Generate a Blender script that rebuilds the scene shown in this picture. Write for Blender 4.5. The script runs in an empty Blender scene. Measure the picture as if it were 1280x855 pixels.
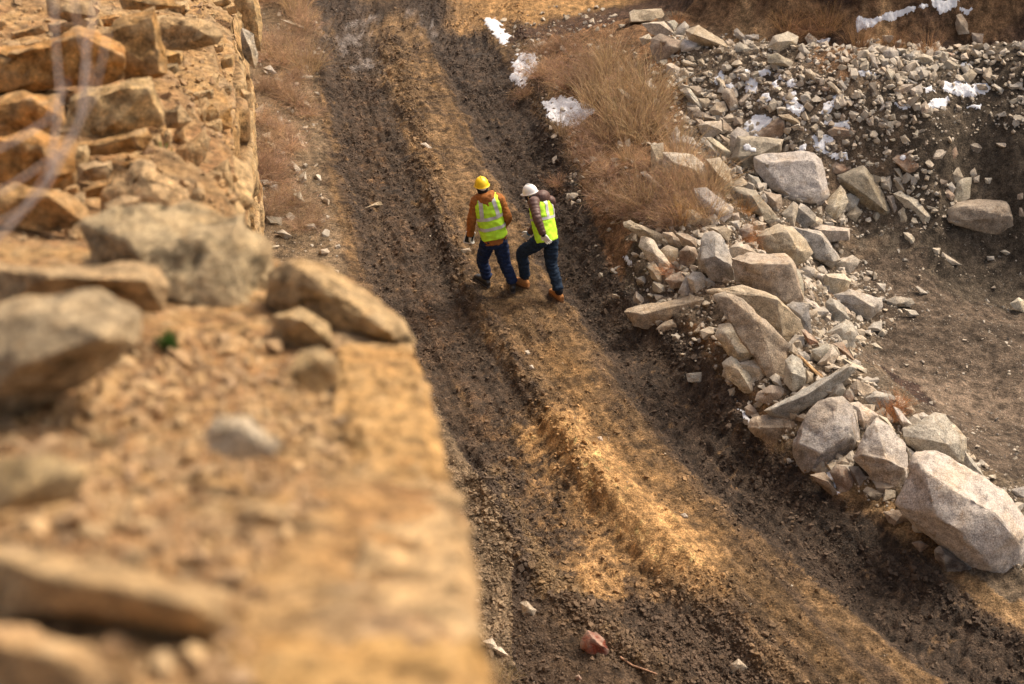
import bpy, bmesh, math, random
import numpy as np
from mathutils import Vector, Matrix, noise as mnoise

S = bpy.context.scene
COL = S.collection
random.seed(7)
R = math.radians

# ------------------------------------------------------------ camera, sky, sun
CAM_H = 10.0
PITCH = R(35.0)
FPX = 1778.0           # 50 mm lens on a 36 mm sensor, in photograph pixels (1280 wide)
cd = bpy.data.cameras.new('camera')
cd.lens = 50.0
cd.sensor_width = 36.0
cd.clip_start = 0.05
cd.clip_end = 2000.0
cd.dof.use_dof = True
cd.dof.focus_distance = 17.6
cd.dof.aperture_fstop = 2.0
cam = bpy.data.objects.new('camera', cd)
COL.objects.link(cam)
cam.location = (0, 0, CAM_H)
cam.rotation_euler = (math.pi / 2 - PITCH, 0, 0)
S.camera = cam

SUN_EL, SUN_AZ = R(50), R(50)      # azimuth clockwise from +Y (away from the camera) towards +X
w = bpy.data.worlds.new('World')
S.world = w
w.use_nodes = True
nt = w.node_tree
bg = nt.nodes['Background']
sky = nt.nodes.new('ShaderNodeTexSky')
sky.sky_type = 'NISHITA'
sky.sun_disc = False
sky.sun_elevation = SUN_EL
sky.sun_rotation = SUN_AZ
sky.air_density = 1.0
sky.dust_density = 6.0
sky.ozone_density = 0.3
warm = nt.nodes.new('ShaderNodeMix'); warm.data_type = 'RGBA'; warm.blend_type = 'MULTIPLY'
warm.inputs[0].default_value = 1.0; warm.inputs[7].default_value = (1.0, .90, .77, 1)     # thin warm haze over the sky
nt.links.new(sky.outputs[0], warm.inputs[6])
nt.links.new(warm.outputs[2], bg.inputs[0])
bg.inputs[1].default_value = 0.15
sl = bpy.data.lights.new('sun', 'SUN')
sl.energy = 1.8
sl.angle = R(16)
sl.color = (1.0, 0.925, 0.81)
so = bpy.data.objects.new('sun', sl)
COL.objects.link(so)
sdir = Vector((math.sin(SUN_AZ) * math.cos(SUN_EL), math.cos(SUN_AZ) * math.cos(SUN_EL), math.sin(SUN_EL)))
so.rotation_euler = (-sdir).to_track_quat('-Z', 'Y').to_euler()
so.location = sdir * 60
S.view_settings.view_transform = 'Standard'
S.view_settings.look = 'None'
S.view_settings.exposure = 0.84
S.view_settings.gamma = 1.0

# ------------------------------------------------------------ geometry of the view (used to find where things stand)
CP, SP = math.cos(PITCH), math.sin(PITCH)
CAMV = Vector((0, 0, CAM_H))

def ray(px, py):
    a = (px - 640) / FPX
    b = -(py - 427.5) / FPX
    return Vector((a, CP + b * SP, -SP + b * CP))

def at_z(px, py, z=0.0):
    r = ray(px, py)
    return CAMV + r * ((z - CAM_H) / r.z)

def at_y(px, py, y):
    r = ray(px, py)
    return CAMV + r * (y / r.y)

def at_d(px, py, d):          # d = distance along the optical axis
    return CAMV + ray(px, py) * d

def to_px(p):
    q = p - CAMV
    d = q.y * CP - q.z * SP
    u = q.y * SP + q.z * CP
    return 640 + FPX * q.x / d, 427.5 - FPX * u / d, d

# ------------------------------------------------------------ numpy noise
def _h(ix, iy, iz, seed):
    n = (ix.astype(np.int64) * 374761393 + iy.astype(np.int64) * 668265263 + iz.astype(np.int64) * 2147483647 + seed * 1274126177)
    n = (n ^ (n >> 13)) * 1274126177
    n = n & 0x7fffffffffff
    n = (n ^ (n >> 16)) * 2246822519
    n = n & 0x7fffffffffff
    n = n ^ (n >> 15)
    return (n & 0xffffff).astype(np.float64) / 16777215.0

def vn2(x, y, seed=0):
    x0 = np.floor(x); y0 = np.floor(y)
    fx = x - x0; fy = y - y0
    fx = fx * fx * (3 - 2 * fx); fy = fy * fy * (3 - 2 * fy)
    z = np.zeros_like(x0)
    a = _h(x0, y0, z, seed); b = _h(x0 + 1, y0, z, seed)
    c = _h(x0, y0 + 1, z, seed); d = _h(x0 + 1, y0 + 1, z, seed)
    return (a * (1 - fx) + b * fx) * (1 - fy) + (c * (1 - fx) + d * fx) * fy

def fbm(x, y, seed=0, oct=4, gain=0.5):
    s = 0; a = 1; t = 0
    for o in range(oct):
        ca, sa = math.cos(o * 1.3 + .4), math.sin(o * 1.3 + .4)
        s = s + a * (vn2((x * ca - y * sa) * 2 ** o, (x * sa + y * ca) * 2 ** o, seed + o * 17) - .5)
        t += a * .5; a *= gain
    return s / t                  # about -1..1

def worley(x, y, seed=0):
    x0 = np.floor(x); y0 = np.floor(y)
    f1 = np.full(x.shape, 9.0); f2 = np.full(x.shape, 9.0); cid = np.zeros(x.shape)
    z = np.zeros_like(x0)
    for i in (-1, 0, 1):
        for j in (-1, 0, 1):
            cx = x0 + i; cy = y0 + j
            px = cx + _h(cx, cy, z, seed); py = cy + _h(cx, cy, z + 1, seed)
            d = np.hypot(px - x, py - y)
            c = _h(cx, cy, z + 2, seed)
            near = d < f1
            f2 = np.where(near, f1, np.minimum(f2, d))
            cid = np.where(near, c, cid)
            f1 = np.where(near, d, f1)
    return f1, f2, cid

def sst(a, b, x):
    t = np.clip((x - a) / (b - a), 0, 1)
    return t * t * (3 - 2 * t)

def polydist(X, Y, pts):
    """distance to a polyline, signed side (left of travel positive), arclength"""
    best = np.full(X.shape, 1e9); side = np.zeros(X.shape); al = np.zeros(X.shape)
    L = 0
    for (ax, ay), (bx, by) in zip(pts[:-1], pts[1:]):
        dx, dy = bx - ax, by - ay
        l = math.hypot(dx, dy)
        t = np.clip(((X - ax) * dx + (Y - ay) * dy) / (l * l), 0, 1)
        ex = X - ax - t * dx; ey = Y - ay - t * dy
        d = np.hypot(ex, ey)
        m = d < best
        best = np.where(m, d, best)
        side = np.where(m, np.sign(dx * ey - dy * ex), side)
        al = np.where(m, L + t * l, al)
        L += l
    return best, side, al

def inpoly(X, Y, pts):
    r = np.zeros(X.shape, bool)
    n = len(pts)
    for i in range(n):
        x1, y1 = pts[i]; x2, y2 = pts[(i + 1) % n]
        if y1 == y2: continue
        c = ((y1 > Y) != (y2 > Y)) & (X < (x2 - x1) * (Y - y1) / (y2 - y1) + x1)
        r ^= c
    return r

def g2(pxs, z=0.0):
    return [tuple(at_z(a, b, z)[:2]) for a, b in pxs]

# ------------------------------------------------------------ scene helpers
def tag(o, label=None, cat=None, group=None, kind=None):
    if label: o['label'] = label
    if cat: o['category'] = cat
    if group: o['group'] = group
    if kind: o['kind'] = kind
    return o

def empty(name, loc=(0, 0, 0), rz=0.0):
    o = bpy.data.objects.new(name, None)
    o.empty_display_size = 0.1
    COL.objects.link(o)
    o.location = loc
    o.rotation_euler = (0, 0, rz)
    return o

def link_mesh(name, me, mat=None, parent=None):
    o = bpy.data.objects.new(name, me)
    COL.objects.link(o)
    if mat and not me.materials: me.materials.append(mat)
    if parent: o.parent = parent
    return o

def grid_mesh(name, P, cols=None, extra=None, smooth=True):
    """P: (ny, nx, 3) array"""
    ny, nx = P.shape[:2]
    me = bpy.data.meshes.new(name)
    nv = ny * nx; nf = (ny - 1) * (nx - 1)
    me.vertices.add(nv)
    me.vertices.foreach_set('co', P.reshape(-1).astype(np.float32))
    idx = np.arange(nv).reshape(ny, nx)
    q = np.stack([idx[:-1, :-1], idx[:-1, 1:], idx[1:, 1:], idx[1:, :-1]], -1).reshape(-1)
    me.loops.add(nf * 4)
    me.loops.foreach_set('vertex_index', q.astype(np.int32))
    me.polygons.add(nf)
    me.polygons.foreach_set('loop_start', np.arange(0, nf * 4, 4, dtype=np.int32))
    me.polygons.foreach_set('loop_total', np.full(nf, 4, dtype=np.int32))
    me.polygons.foreach_set('use_smooth', np.full(nf, smooth))
    me.update(calc_edges=True)
    if cols is not None: vcol(me, cols.reshape(-1, cols.shape[-1]))
    return me

def vcol(me, c, name='Col'):
    a = me.color_attributes.new(name, 'FLOAT_COLOR', 'POINT')
    if c.shape[1] == 3: c = np.concatenate([c, np.ones((len(c), 1))], 1)
    a.data.foreach_set('color', c.reshape(-1).astype(np.float32))

def tri_mesh(name, V, F, cols=None, smooth=False):
    me = bpy.data.meshes.new(name)
    V = np.asarray(V, np.float32); F = np.asarray(F, np.int32)
    me.vertices.add(len(V)); me.vertices.foreach_set('co', V.reshape(-1))
    k = F.shape[1]
    me.loops.add(len(F) * k); me.loops.foreach_set('vertex_index', F.reshape(-1))
    me.polygons.add(len(F))
    me.polygons.foreach_set('loop_start', np.arange(0, len(F) * k, k, dtype=np.int32))
    me.polygons.foreach_set('loop_total', np.full(len(F), k, dtype=np.int32))
    me.polygons.foreach_set('use_smooth', np.full(len(F), smooth))
    me.update(calc_edges=True)
    if cols is not None: vcol(me, cols)
    return me

# ------------------------------------------------------------ materials
def new_mat(name):
    m = bpy.data.materials.new(name)
    m.use_nodes = True
    return m, m.node_tree.nodes, m.node_tree.links, m.node_tree.nodes['Principled BSDF']

def mth(N, L, op, a, b=None, c=None):
    n = N.new('ShaderNodeMath'); n.operation = op
    for i, v in enumerate((a, b, c)):
        if v is None: continue
        if isinstance(v, (int, float)): n.inputs[i].default_value = v
        else: L.new(v, n.inputs[i])
    return n.outputs[0]

def mapr(N, L, v, a, b, c, d):
    n = N.new('ShaderNodeMapRange')
    L.new(v, n.inputs[0])
    for i, k in enumerate((a, b, c, d)): n.inputs[i + 1].default_value = k
    return n.outputs[0]

def nz(N, L, vec, scale, detail=5, rough=.55, dist=0.0):
    n = N.new('ShaderNodeTexNoise')
    n.inputs['Scale'].default_value = scale
    n.inputs['Detail'].default_value = detail
    n.inputs['Roughness'].default_value = rough
    n.inputs['Distortion'].default_value = dist
    if vec is not None: L.new(vec, n.inputs['Vector'])
    return n.outputs['Fac']

def mixc(N, L, mode, fac, a, b):
    n = N.new('ShaderNodeMix'); n.data_type = 'RGBA'; n.blend_type = mode
    for s, v in ((n.inputs[0], fac), (n.inputs[6], a), (n.inputs[7], b)):
        if isinstance(v, (int, float)): s.default_value = v
        elif isinstance(v, (tuple, list)): s.default_value = (*v, 1.0)
        else: L.new(v, s)
    return n.outputs[2]

def bump(N, L, h, dist, strength=1.0, normal=None):
    b = N.new('ShaderNodeBump')
    b.inputs['Distance'].default_value = dist
    b.inputs['Strength'].default_value = strength
    L.new(h, b.inputs['Height'])
    if normal is not None: L.new(normal, b.inputs['Normal'])
    return b.outputs[0]

def ground_material():
    m, N, L, P = new_mat('earth')
    a = N.new('ShaderNodeAttribute'); a.attribute_name = 'Col'
    wt = N.new('ShaderNodeAttribute'); wt.attribute_name = 'Wet'
    g = N.new('ShaderNodeNewGeometry'); v = g.outputs['Position']
    n1 = nz(N, L, v, 9, 6, .65); n2 = nz(N, L, v, 55, 4, .6); n3 = nz(N, L, v, 2.2, 3, .5)
    f = mth(N, L, 'MULTIPLY', mapr(N, L, n1, .38, .62, .55, 1.45), mapr(N, L, n2, .38, .62, .6, 1.4))
    f = mth(N, L, 'MULTIPLY', f, mapr(N, L, n3, .36, .64, .85, 1.15))
    cmb = N.new('ShaderNodeCombineColor')
    L.new(f, cmb.inputs[0]); L.new(f, cmb.inputs[1]); L.new(f, cmb.inputs[2])
    c = mixc(N, L, 'MULTIPLY', 1.0, a.outputs['Color'], cmb.outputs[0])
    # light grit: scattered pale grains
    vo = N.new('ShaderNodeTexVoronoi'); vo.inputs['Scale'].default_value = 42; L.new(v, vo.inputs['Vector'])
    grain = mth(N, L, 'LESS_THAN', vo.outputs['Distance'], .16)
    wn = N.new('ShaderNodeSeparateColor'); L.new(vo.outputs['Color'], wn.inputs[0])
    pick = mth(N, L, 'GREATER_THAN', wn.outputs[0], .86)
    gf = mth(N, L, 'MULTIPLY', mth(N, L, 'MULTIPLY', grain, pick), .55)
    c = mixc(N, L, 'MIX', gf, c, (.36, .28, .19))
    L.new(c, P.inputs['Base Color'])
    wet = mth(N, L, 'MULTIPLY', wt.outputs['Fac'], mapr(N, L, nz(N, L, v, 6, 4, .6), .35, .65, .15, 1.0))
    L.new(mapr(N, L, wet, 0, 1, .95, .42), P.inputs['Roughness'])
    P.inputs['Specular IOR Level'].default_value = .25
    hb = mth(N, L, 'ADD', nz(N, L, v, 26, 5, .7), mth(N, L, 'MULTIPLY', nz(N, L, v, 80, 3, .6), .5))
    L.new(bump(N, L, hb, .06, 1.0), P.inputs['Normal'])
    return m

def rock_material(name='stone', obj_color=True, scale=1.0, bumpd=.02, lo=.72, hi=1.25, dust=(.47, .42, .35), wear=(.55, .48, .38)):
    m, N, L, P = new_mat(name)
    tc = N.new('ShaderNodeTexCoord')
    oi = N.new('ShaderNodeObjectInfo')
    g = N.new('ShaderNodeNewGeometry')
    v = g.outputs['Position']
    if obj_color:
        base = oi.outputs['Color']
    else:
        a = N.new('ShaderNodeAttribute'); a.attribute_name = 'Col'; base = a.outputs['Color']
    n1 = nz(N, L, v, 2.6 * scale, 5, .6, .6); n2 = nz(N, L, v, 11 * scale, 6, .65, .3); n3 = nz(N, L, v, 70 * scale, 3, .7)
    mu = N.new('ShaderNodeCombineColor')
    f = mth(N, L, 'MULTIPLY', mapr(N, L, n2, .37, .63, lo, hi), mapr(N, L, n3, .36, .64, .62, 1.38))
    for i in range(3): L.new(f, mu.inputs[i])
    c = mixc(N, L, 'MULTIPLY', 1.0, base, mu.outputs[0])
    # ochre staining and grey lichen-like weathering in large patches
    st = mapr(N, L, n1, .50, .66, 0, .7)
    c = mixc(N, L, 'MULTIPLY', st, c, (1.0, .88, .72))
    st2 = mapr(N, L, nz(N, L, v, 5.5 * scale, 6, .7, 1.2), .56, .66, 0, .75)
    c = mixc(N, L, 'MULTIPLY', st2, c, (.68, .57, .45))
    gr = mapr(N, L, nz(N, L, v, 4.2 * scale, 4, .6, .8), .55, .7, 0, .5)
    c = mixc(N, L, 'MULTIPLY', gr, c, (.62, .62, .62))
    # dust on surfaces facing up
    sn = N.new('ShaderNodeSeparateXYZ'); L.new(g.outputs['Normal'], sn.inputs[0])
    up = mth(N, L, 'MULTIPLY', mapr(N, L, sn.outputs[2], .45, .95, 0, .3), mapr(N, L, n2, .4, .65, .3, 1))
    c = mixc(N, L, 'MIX', up, c, dust)
    pt = mapr(N, L, g.outputs['Pointiness'], .505, .56, 0, .45)
    c = mixc(N, L, 'MIX', pt, c, wear)
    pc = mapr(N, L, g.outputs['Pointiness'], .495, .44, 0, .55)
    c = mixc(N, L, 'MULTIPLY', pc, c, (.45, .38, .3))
    # fine dark speckle
    vo = N.new('ShaderNodeTexVoronoi'); vo.inputs['Scale'].default_value = 60 * scale; L.new(v, vo.inputs['Vector'])
    sp = mapr(N, L, vo.outputs['Distance'], .12, .22, .4, 0)
    c = mixc(N, L, 'MULTIPLY', sp, c, (.35, .3, .27))
    L.new(c, P.inputs['Base Color'])
    P.inputs['Roughness'].default_value = .88
    P.inputs['Specular IOR Level'].default_value = .25
    cr = N.new('ShaderNodeTexVoronoi'); cr.feature = 'DISTANCE_TO_EDGE'; cr.inputs['Scale'].default_value = 3.5 * scale
    wv = N.new('ShaderNodeVectorMath'); wv.operation = 'ADD'
    nn = N.new('ShaderNodeTexNoise'); nn.inputs['Scale'].default_value = 4 * scale; L.new(v, nn.inputs['Vector'])
    L.new(v, wv.inputs[0]); L.new(nn.outputs['Color'], wv.inputs[1]); L.new(wv.outputs[0], cr.inputs['Vector'])
    crk = mapr(N, L, cr.outputs['Distance'], 0, .035, -.35, 0)
    h = mth(N, L, 'ADD', nz(N, L, v, 16 * scale, 6, .7), mth(N, L, 'MULTIPLY', n3, .25))
    h = mth(N, L, 'ADD', h, mth(N, L, 'MULTIPLY', crk, .25))
    L.new(bump(N, L, h, bumpd, 1.0), P.inputs['Normal'])
    return m

def simple_mat(name, col, rough=.8, var=.25, scale=30, bumpd=0.0, spec=.3, sheen=0.0, bscale=None):
    m, N, L, P = new_mat(name)
    tc = N.new('ShaderNodeTexCoord')
    n = nz(N, L, tc.outputs['Object'], scale, 5, .6)
    mu = N.new('ShaderNodeCombineColor')
    f = mapr(N, L, n, .3, .7, 1 - var, 1 + var)
    for i in range(3): L.new(f, mu.inputs[i])
    L.new(mixc(N, L, 'MULTIPLY', 1.0, tuple(col), mu.outputs[0]), P.inputs['Base Color'])
    P.inputs['Roughness'].default_value = rough
    P.inputs['Specular IOR Level'].default_value = spec
    if sheen: P.inputs['Sheen Weight'].default_value = sheen
    if bumpd:
        L.new(bump(N, L, nz(N, L, tc.outputs['Object'], bscale or scale * 2, 4, .6), bumpd), P.inputs['Normal'])
    return m

M_EARTH = ground_material()
M_STONE = rock_material('stone')
M_LGRAV = rock_material('ledge_gravel', obj_color=False, scale=1.5, dust=(.46, .32, .18), wear=(.52, .38, .22))
M_RUBBLE = rock_material('rubble_stone', obj_color=False)
M_CLIFF = rock_material('cliff_stone', obj_color=False, scale=1.5, bumpd=.04, lo=.45, hi=1.5, dust=(.46, .32, .165), wear=(.58, .43, .25))
M_CLIFFO = rock_material('ledge_stone', obj_color=True, scale=1.5, bumpd=.035, lo=.45, hi=1.5, dust=(.46, .32, .165), wear=(.58, .43, .25))
# ------------------------------------------------------------ terrain
CTRL = [  # photograph pixel and the height of the ground there
 (400,10,0),(500,10,0),(600,30,0),(420,150,0),(560,150,0),(655,150,0),(450,300,0),(600,300,0),(725,340,0),(520,430,0),
 (700,500,0),(815,480,.0),(600,560,0),(800,700,0),(650,800,0),(1000,750,0),(1180,850,0),(1000,640,0),(1250,830,0),(950,850,0),(400,855,0),(100,400,.0),(200,100,.05),(450,600,0),
 (380,60,.08),(360,200,.12),(340,290,.12),(400,300,.05),(345,100,.2),(330,200,.25),
 (680,30,.06),(720,12,.08),(700,130,.25),(715,200,.25),(750,290,.25),(795,370,.2),(850,440,.12),(900,500,.08),(960,570,.02),(1080,670,-.03),(1250,760,-.05),
 (640,40,.02),(760,60,.75),(780,130,.8),(800,200,.8),(850,260,.75),(890,330,.7),(950,400,.65),(1010,480,.55),(1100,540,.45),(1180,580,.3),(1270,640,.15),
 (1060,320,-.3),(1090,390,-.35),(1080,440,-.3),(1140,470,-.35),(1200,520,-.35),(1270,560,-.35),(1270,300,-.35),(1180,300,-.3),(1200,400,-.4),(1270,450,-.4),
 (1060,290,-.2),(990,250,.25),(940,190,.5),(900,130,.8),(1000,150,.95),(1100,180,.75),(1200,190,.7),(1275,220,.5),(1100,235,.2),(1200,245,.0),
 (830,40,1.15),(880,55,1.3),(950,62,1.4),(1060,65,1.5),(1150,75,1.5),(1250,95,1.4),(1275,60,1.7),
 (600,5,.05),(770,22,.75),(700,2,.2)]
cpts = np.array([[*at_z(a, b, z)[:2], z] for a, b, z in CTRL])
for xy, z in (((3.2, 21.0), .95), ((4.6, 20.9), .95), ((6, 20.8), .9), ((7.5, 20.8), .9), ((9, 20.7), .95), ((4, 22.5), .9), ((7, 22.5), .9), ((10, 22.5), .9), ((11, 21), 1.0), ((-14, 6), 0), ((-14, 20), 0), ((-12, 34), .0), ((0, 33), .3), ((8, 34), 1.5), ((16, 30), 1.5), ((18, 22), .9), ((16, 14), -.4), ((14, 8), -.4), ((8, 4), -.3), ((0, 3), 0), ((-8, 2), 0), ((14, -4), -.3), ((0, -8), 0)):
    cpts = np.vstack([cpts, [*xy, z]])

def _phi(r): return r * r * np.log(r + 1e-6)
def rbf_fit(P, lam=.02):
    n = len(P)
    D = np.hypot(P[:, None, 0] - P[None, :, 0], P[:, None, 1] - P[None, :, 1])
    A = np.zeros((n + 3, n + 3)); A[:n, :n] = _phi(D) + lam * np.eye(n)
    A[:n, n] = 1; A[:n, n + 1:] = P[:, :2]; A[n, :n] = 1; A[n + 1:, :n] = P[:, :2].T
    b = np.zeros(n + 3); b[:n] = P[:, 2]
    return np.linalg.solve(A, b)
def rbf_eval(P, W, X, Y):
    Z = W[len(P)] + W[len(P) + 1] * X + W[len(P) + 2] * Y
    for i in range(len(P)):
        Z = Z + W[i] * _phi(np.hypot(X - P[i, 0], Y - P[i, 1]))
    return Z
_W = rbf_fit(cpts)
# coarse macro map, 10 cm
MX0, MX1, MY0, MY1, MS = -16.0, 18.0, -6.0, 36.0, 0.1
mx = np.arange(MX0, MX1 + 1e-6, MS); my = np.arange(MY0, MY1 + 1e-6, MS)
GX, GY = np.meshgrid(mx, my)
MACRO = np.zeros(GX.shape)
# thin-plate spline on a 40 cm lattice, then bilinear to the map
cx = np.arange(MX0, MX1 + .41, .4); cy = np.arange(MY0, MY1 + .41, .4)
CXX, CYY = np.meshgrid(cx, cy)
CZ = rbf_eval(cpts, _W, CXX, CYY)
def bil(Z, x0, y0, s, X, Y):
    fx = np.clip((X - x0) / s, 0, Z.shape[1] - 1.001); fy = np.clip((Y - y0) / s, 0, Z.shape[0] - 1.001)
    i = fx.astype(int); j = fy.astype(int); u = fx - i; v = fy - j
    return (Z[j, i] * (1 - u) + Z[j, i + 1] * u) * (1 - v) + (Z[j + 1, i] * (1 - u) + Z[j + 1, i + 1] * u) * v
def bicub(Z, x0, y0, s, X, Y):     # smoothed bilinear: average of 4 shifted samples
    r = 0
    for a, b in ((.25, .25), (-.25, .25), (.25, -.25), (-.25, -.25)):
        r = r + bil(Z, x0, y0, s, X + a * s, Y + b * s)
    return r / 4
MACRO = bicub(CZ, MX0, MY0, .4, GX, GY)
# the cut bank behind the rubble crest
BANK = [(2.2, 27.5), (2.4, 24.5), (2.9, 22.3), (4.0, 21.2), (5.6, 20.8), (7.2, 21.0), (9.0, 20.7), (10.5, 20.4), (18, 20.0)]
def bank_h(X, Y):
    d, s, al = polydist(X, Y, BANK)
    wob = .22 * fbm(X * .9, Y * .9, 5, 3)
    t = d * s + wob
    up = sst(0, 1.7, t) * (2.3 + .6 * fbm(X * .5, Y * .5, 9, 2))
    return up * sst(1.6, 3.2, X + .3 * fbm(Y, X, 3, 2))
MACRO += bank_h(GX, GY)

RUT_L = g2([(432, -40), (436, 20), (448, 100), (470, 200), (495, 280), (525, 360), (570, 450), (628, 545), (690, 640), (770, 740), (880, 855), (960, 930)])
RUT_R = g2([(530, -30), (560, 20), (600, 105), (642, 180), (684, 260), (738, 340), (790, 420), (850, 500), (925, 575), (1005, 650), (1100, 730), (1240, 835), (1400, 950)])
RIDGE = g2([(470, -10), (480, 30), (507, 105), (547, 180), (587, 250), (625, 330), (680, 420), (740, 500), (805, 580), (860, 650), (930, 730), (1020, 830), (1100, 910)])
WALL_L = g2([(488, 40), (512, 120), (532, 200), (552, 280), (588, 360), (632, 430), (676, 500), (720, 570), (760, 620)])
MOUNDSAND = g2([(700, 540), (735, 575), (775, 620), (815, 665), (850, 705)])
OLIVE = g2([(606, 590), (628, 640), (655, 690), (700, 740), (760, 790), (830, 840)])
EDGE_R = g2([(640, 10), (668, 100), (690, 190), (710, 270), (745, 340), (790, 395), (840, 440), (885, 485), (937, 550), (980, 592), (1030, 638), (1123, 700), (1211, 763), (1300, 825)])
BACKROAD = g2([(330, 4), (400, 4), (480, 7), (560, 12), (640, 18), (720, 28), (780, 36)])
LOWDARK = g2([(585, 600), (595, 680), (615, 760), (640, 840), (660, 900)])
PUD = g2([(840, 750), (890, 800), (940, 850), (985, 900)])

def strokes(X, Y):
    """height and colour laid along the ruts, ridges and banks"""
    wob = fbm(X * 1.7, Y * 1.7, 21, 4) * .15 + fbm(X * 8, Y * 8, 23, 3, .7) * .055
    wob2 = fbm(X * 5, Y * 5, 22, 3) * .05
    dz = np.zeros(X.shape)
    D = {}
    for k, p in (('L', RUT_L), ('R', RUT_R), ('C', RIDGE), ('W', WALL_L), ('M', MOUNDSAND), ('O', OLIVE), ('E', EDGE_R), ('K', LOWDARK), ('P', PUD), ('B', BACKROAD)):
        D[k] = polydist(X, Y, p)
    rl = 1 - sst(.42, .72, D['L'][0] + wob)
    rr = 1 - sst(.38, .62, D['R'][0] + wob)
    dz -= .10 * rl + .11 * rr
    for k, p_ in (('L', .56), ('R', .50)):
        dz += .05 * np.exp(-((np.abs(D[k][0] + wob * .6) - p_) / .07) ** 2) * (.6 + 1.2 * fbm(X * 2.1, Y * 2.1, 27, 2))
        dz += .03 * np.exp(-((D[k][0] + wob * .5) / .06) ** 2) * (.5 + fbm(X * 1.3, Y * 1.3, 28, 2))
    dz += .045 * np.exp(-((D['C'][0] + wob) / .36) ** 2) * sst(23, 20, Y)
    dz += .09 * np.exp(-((D['W'][0] + wob2) / .13) ** 2) * (.25 + .75 * sst(19.5, 16.5, Y))
    # steep step down on the left of the wall line into the left rut
    ws = D['W'][0] * -D['W'][1]
    dz += .15 * np.exp(-((D['M'][0] + wob + wob2) / .24) ** 2)
    dz += .13 * np.exp(-((D['O'][0] + wob2) / .15) ** 2)
    dz += .07 * np.exp(-((D['E'][0] + wob2) / .13) ** 2)
    dz -= .07 * np.exp(-(D['K'][0] / .4) ** 2)
    dz -= .05 * np.exp(-(D['P'][0] / .3) ** 2)
    return dz, D, rl, rr, wob, wob2

MACRO += strokes(GX, GY)[0]
def gz(x, y):
    return float(bil(MACRO, MX0, MY0, MS, np.array([x]), np.array([y]))[0])
def gza(X, Y): return bil(MACRO, MX0, MY0, MS, X, Y)
def ground_hit(px, py):
    """where the line of sight through a photograph pixel meets the ground"""
    r = ray(px, py)
    t = 3.0
    lo = t
    while t < 60:
        p = CAMV + r * t
        if p.z < gz(p.x, p.y): break
        lo = t; t += .1
    hi = t
    for _ in range(12):
        mid = (lo + hi) / 2; p = CAMV + r * mid
        if p.z < gz(p.x, p.y): hi = mid
        else: lo = mid
    p = CAMV + r * hi
    return p, hi

C_MUD = np.array((.060, .042, .030)); C_MUD2 = np.array((.094, .063, .041)); C_SAND = np.array((.185, .118, .060)); C_BRIGHT = np.array((.54, .32, .135))
C_OLIVE = np.array((.19, .125, .063)); C_RED = np.array((.225, .125, .062)); C_PIT = np.array((.150, .112, .080)); C_PITD = np.array((.05, .028, .022))
C_RUB = np.array((.15, .118, .084)); C_BANK = np.array((.26, .155, .08)); C_BANKD = np.array((.06, .035, .024)); C_STRIP = np.array((.20, .145, .09)); C_BANKL = np.array((.42, .27, .14))

def ap(px): return np.array(g2(px))
def mixa(c, k, t):
    return c * (1 - t[..., None]) + k * t[..., None]

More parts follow.
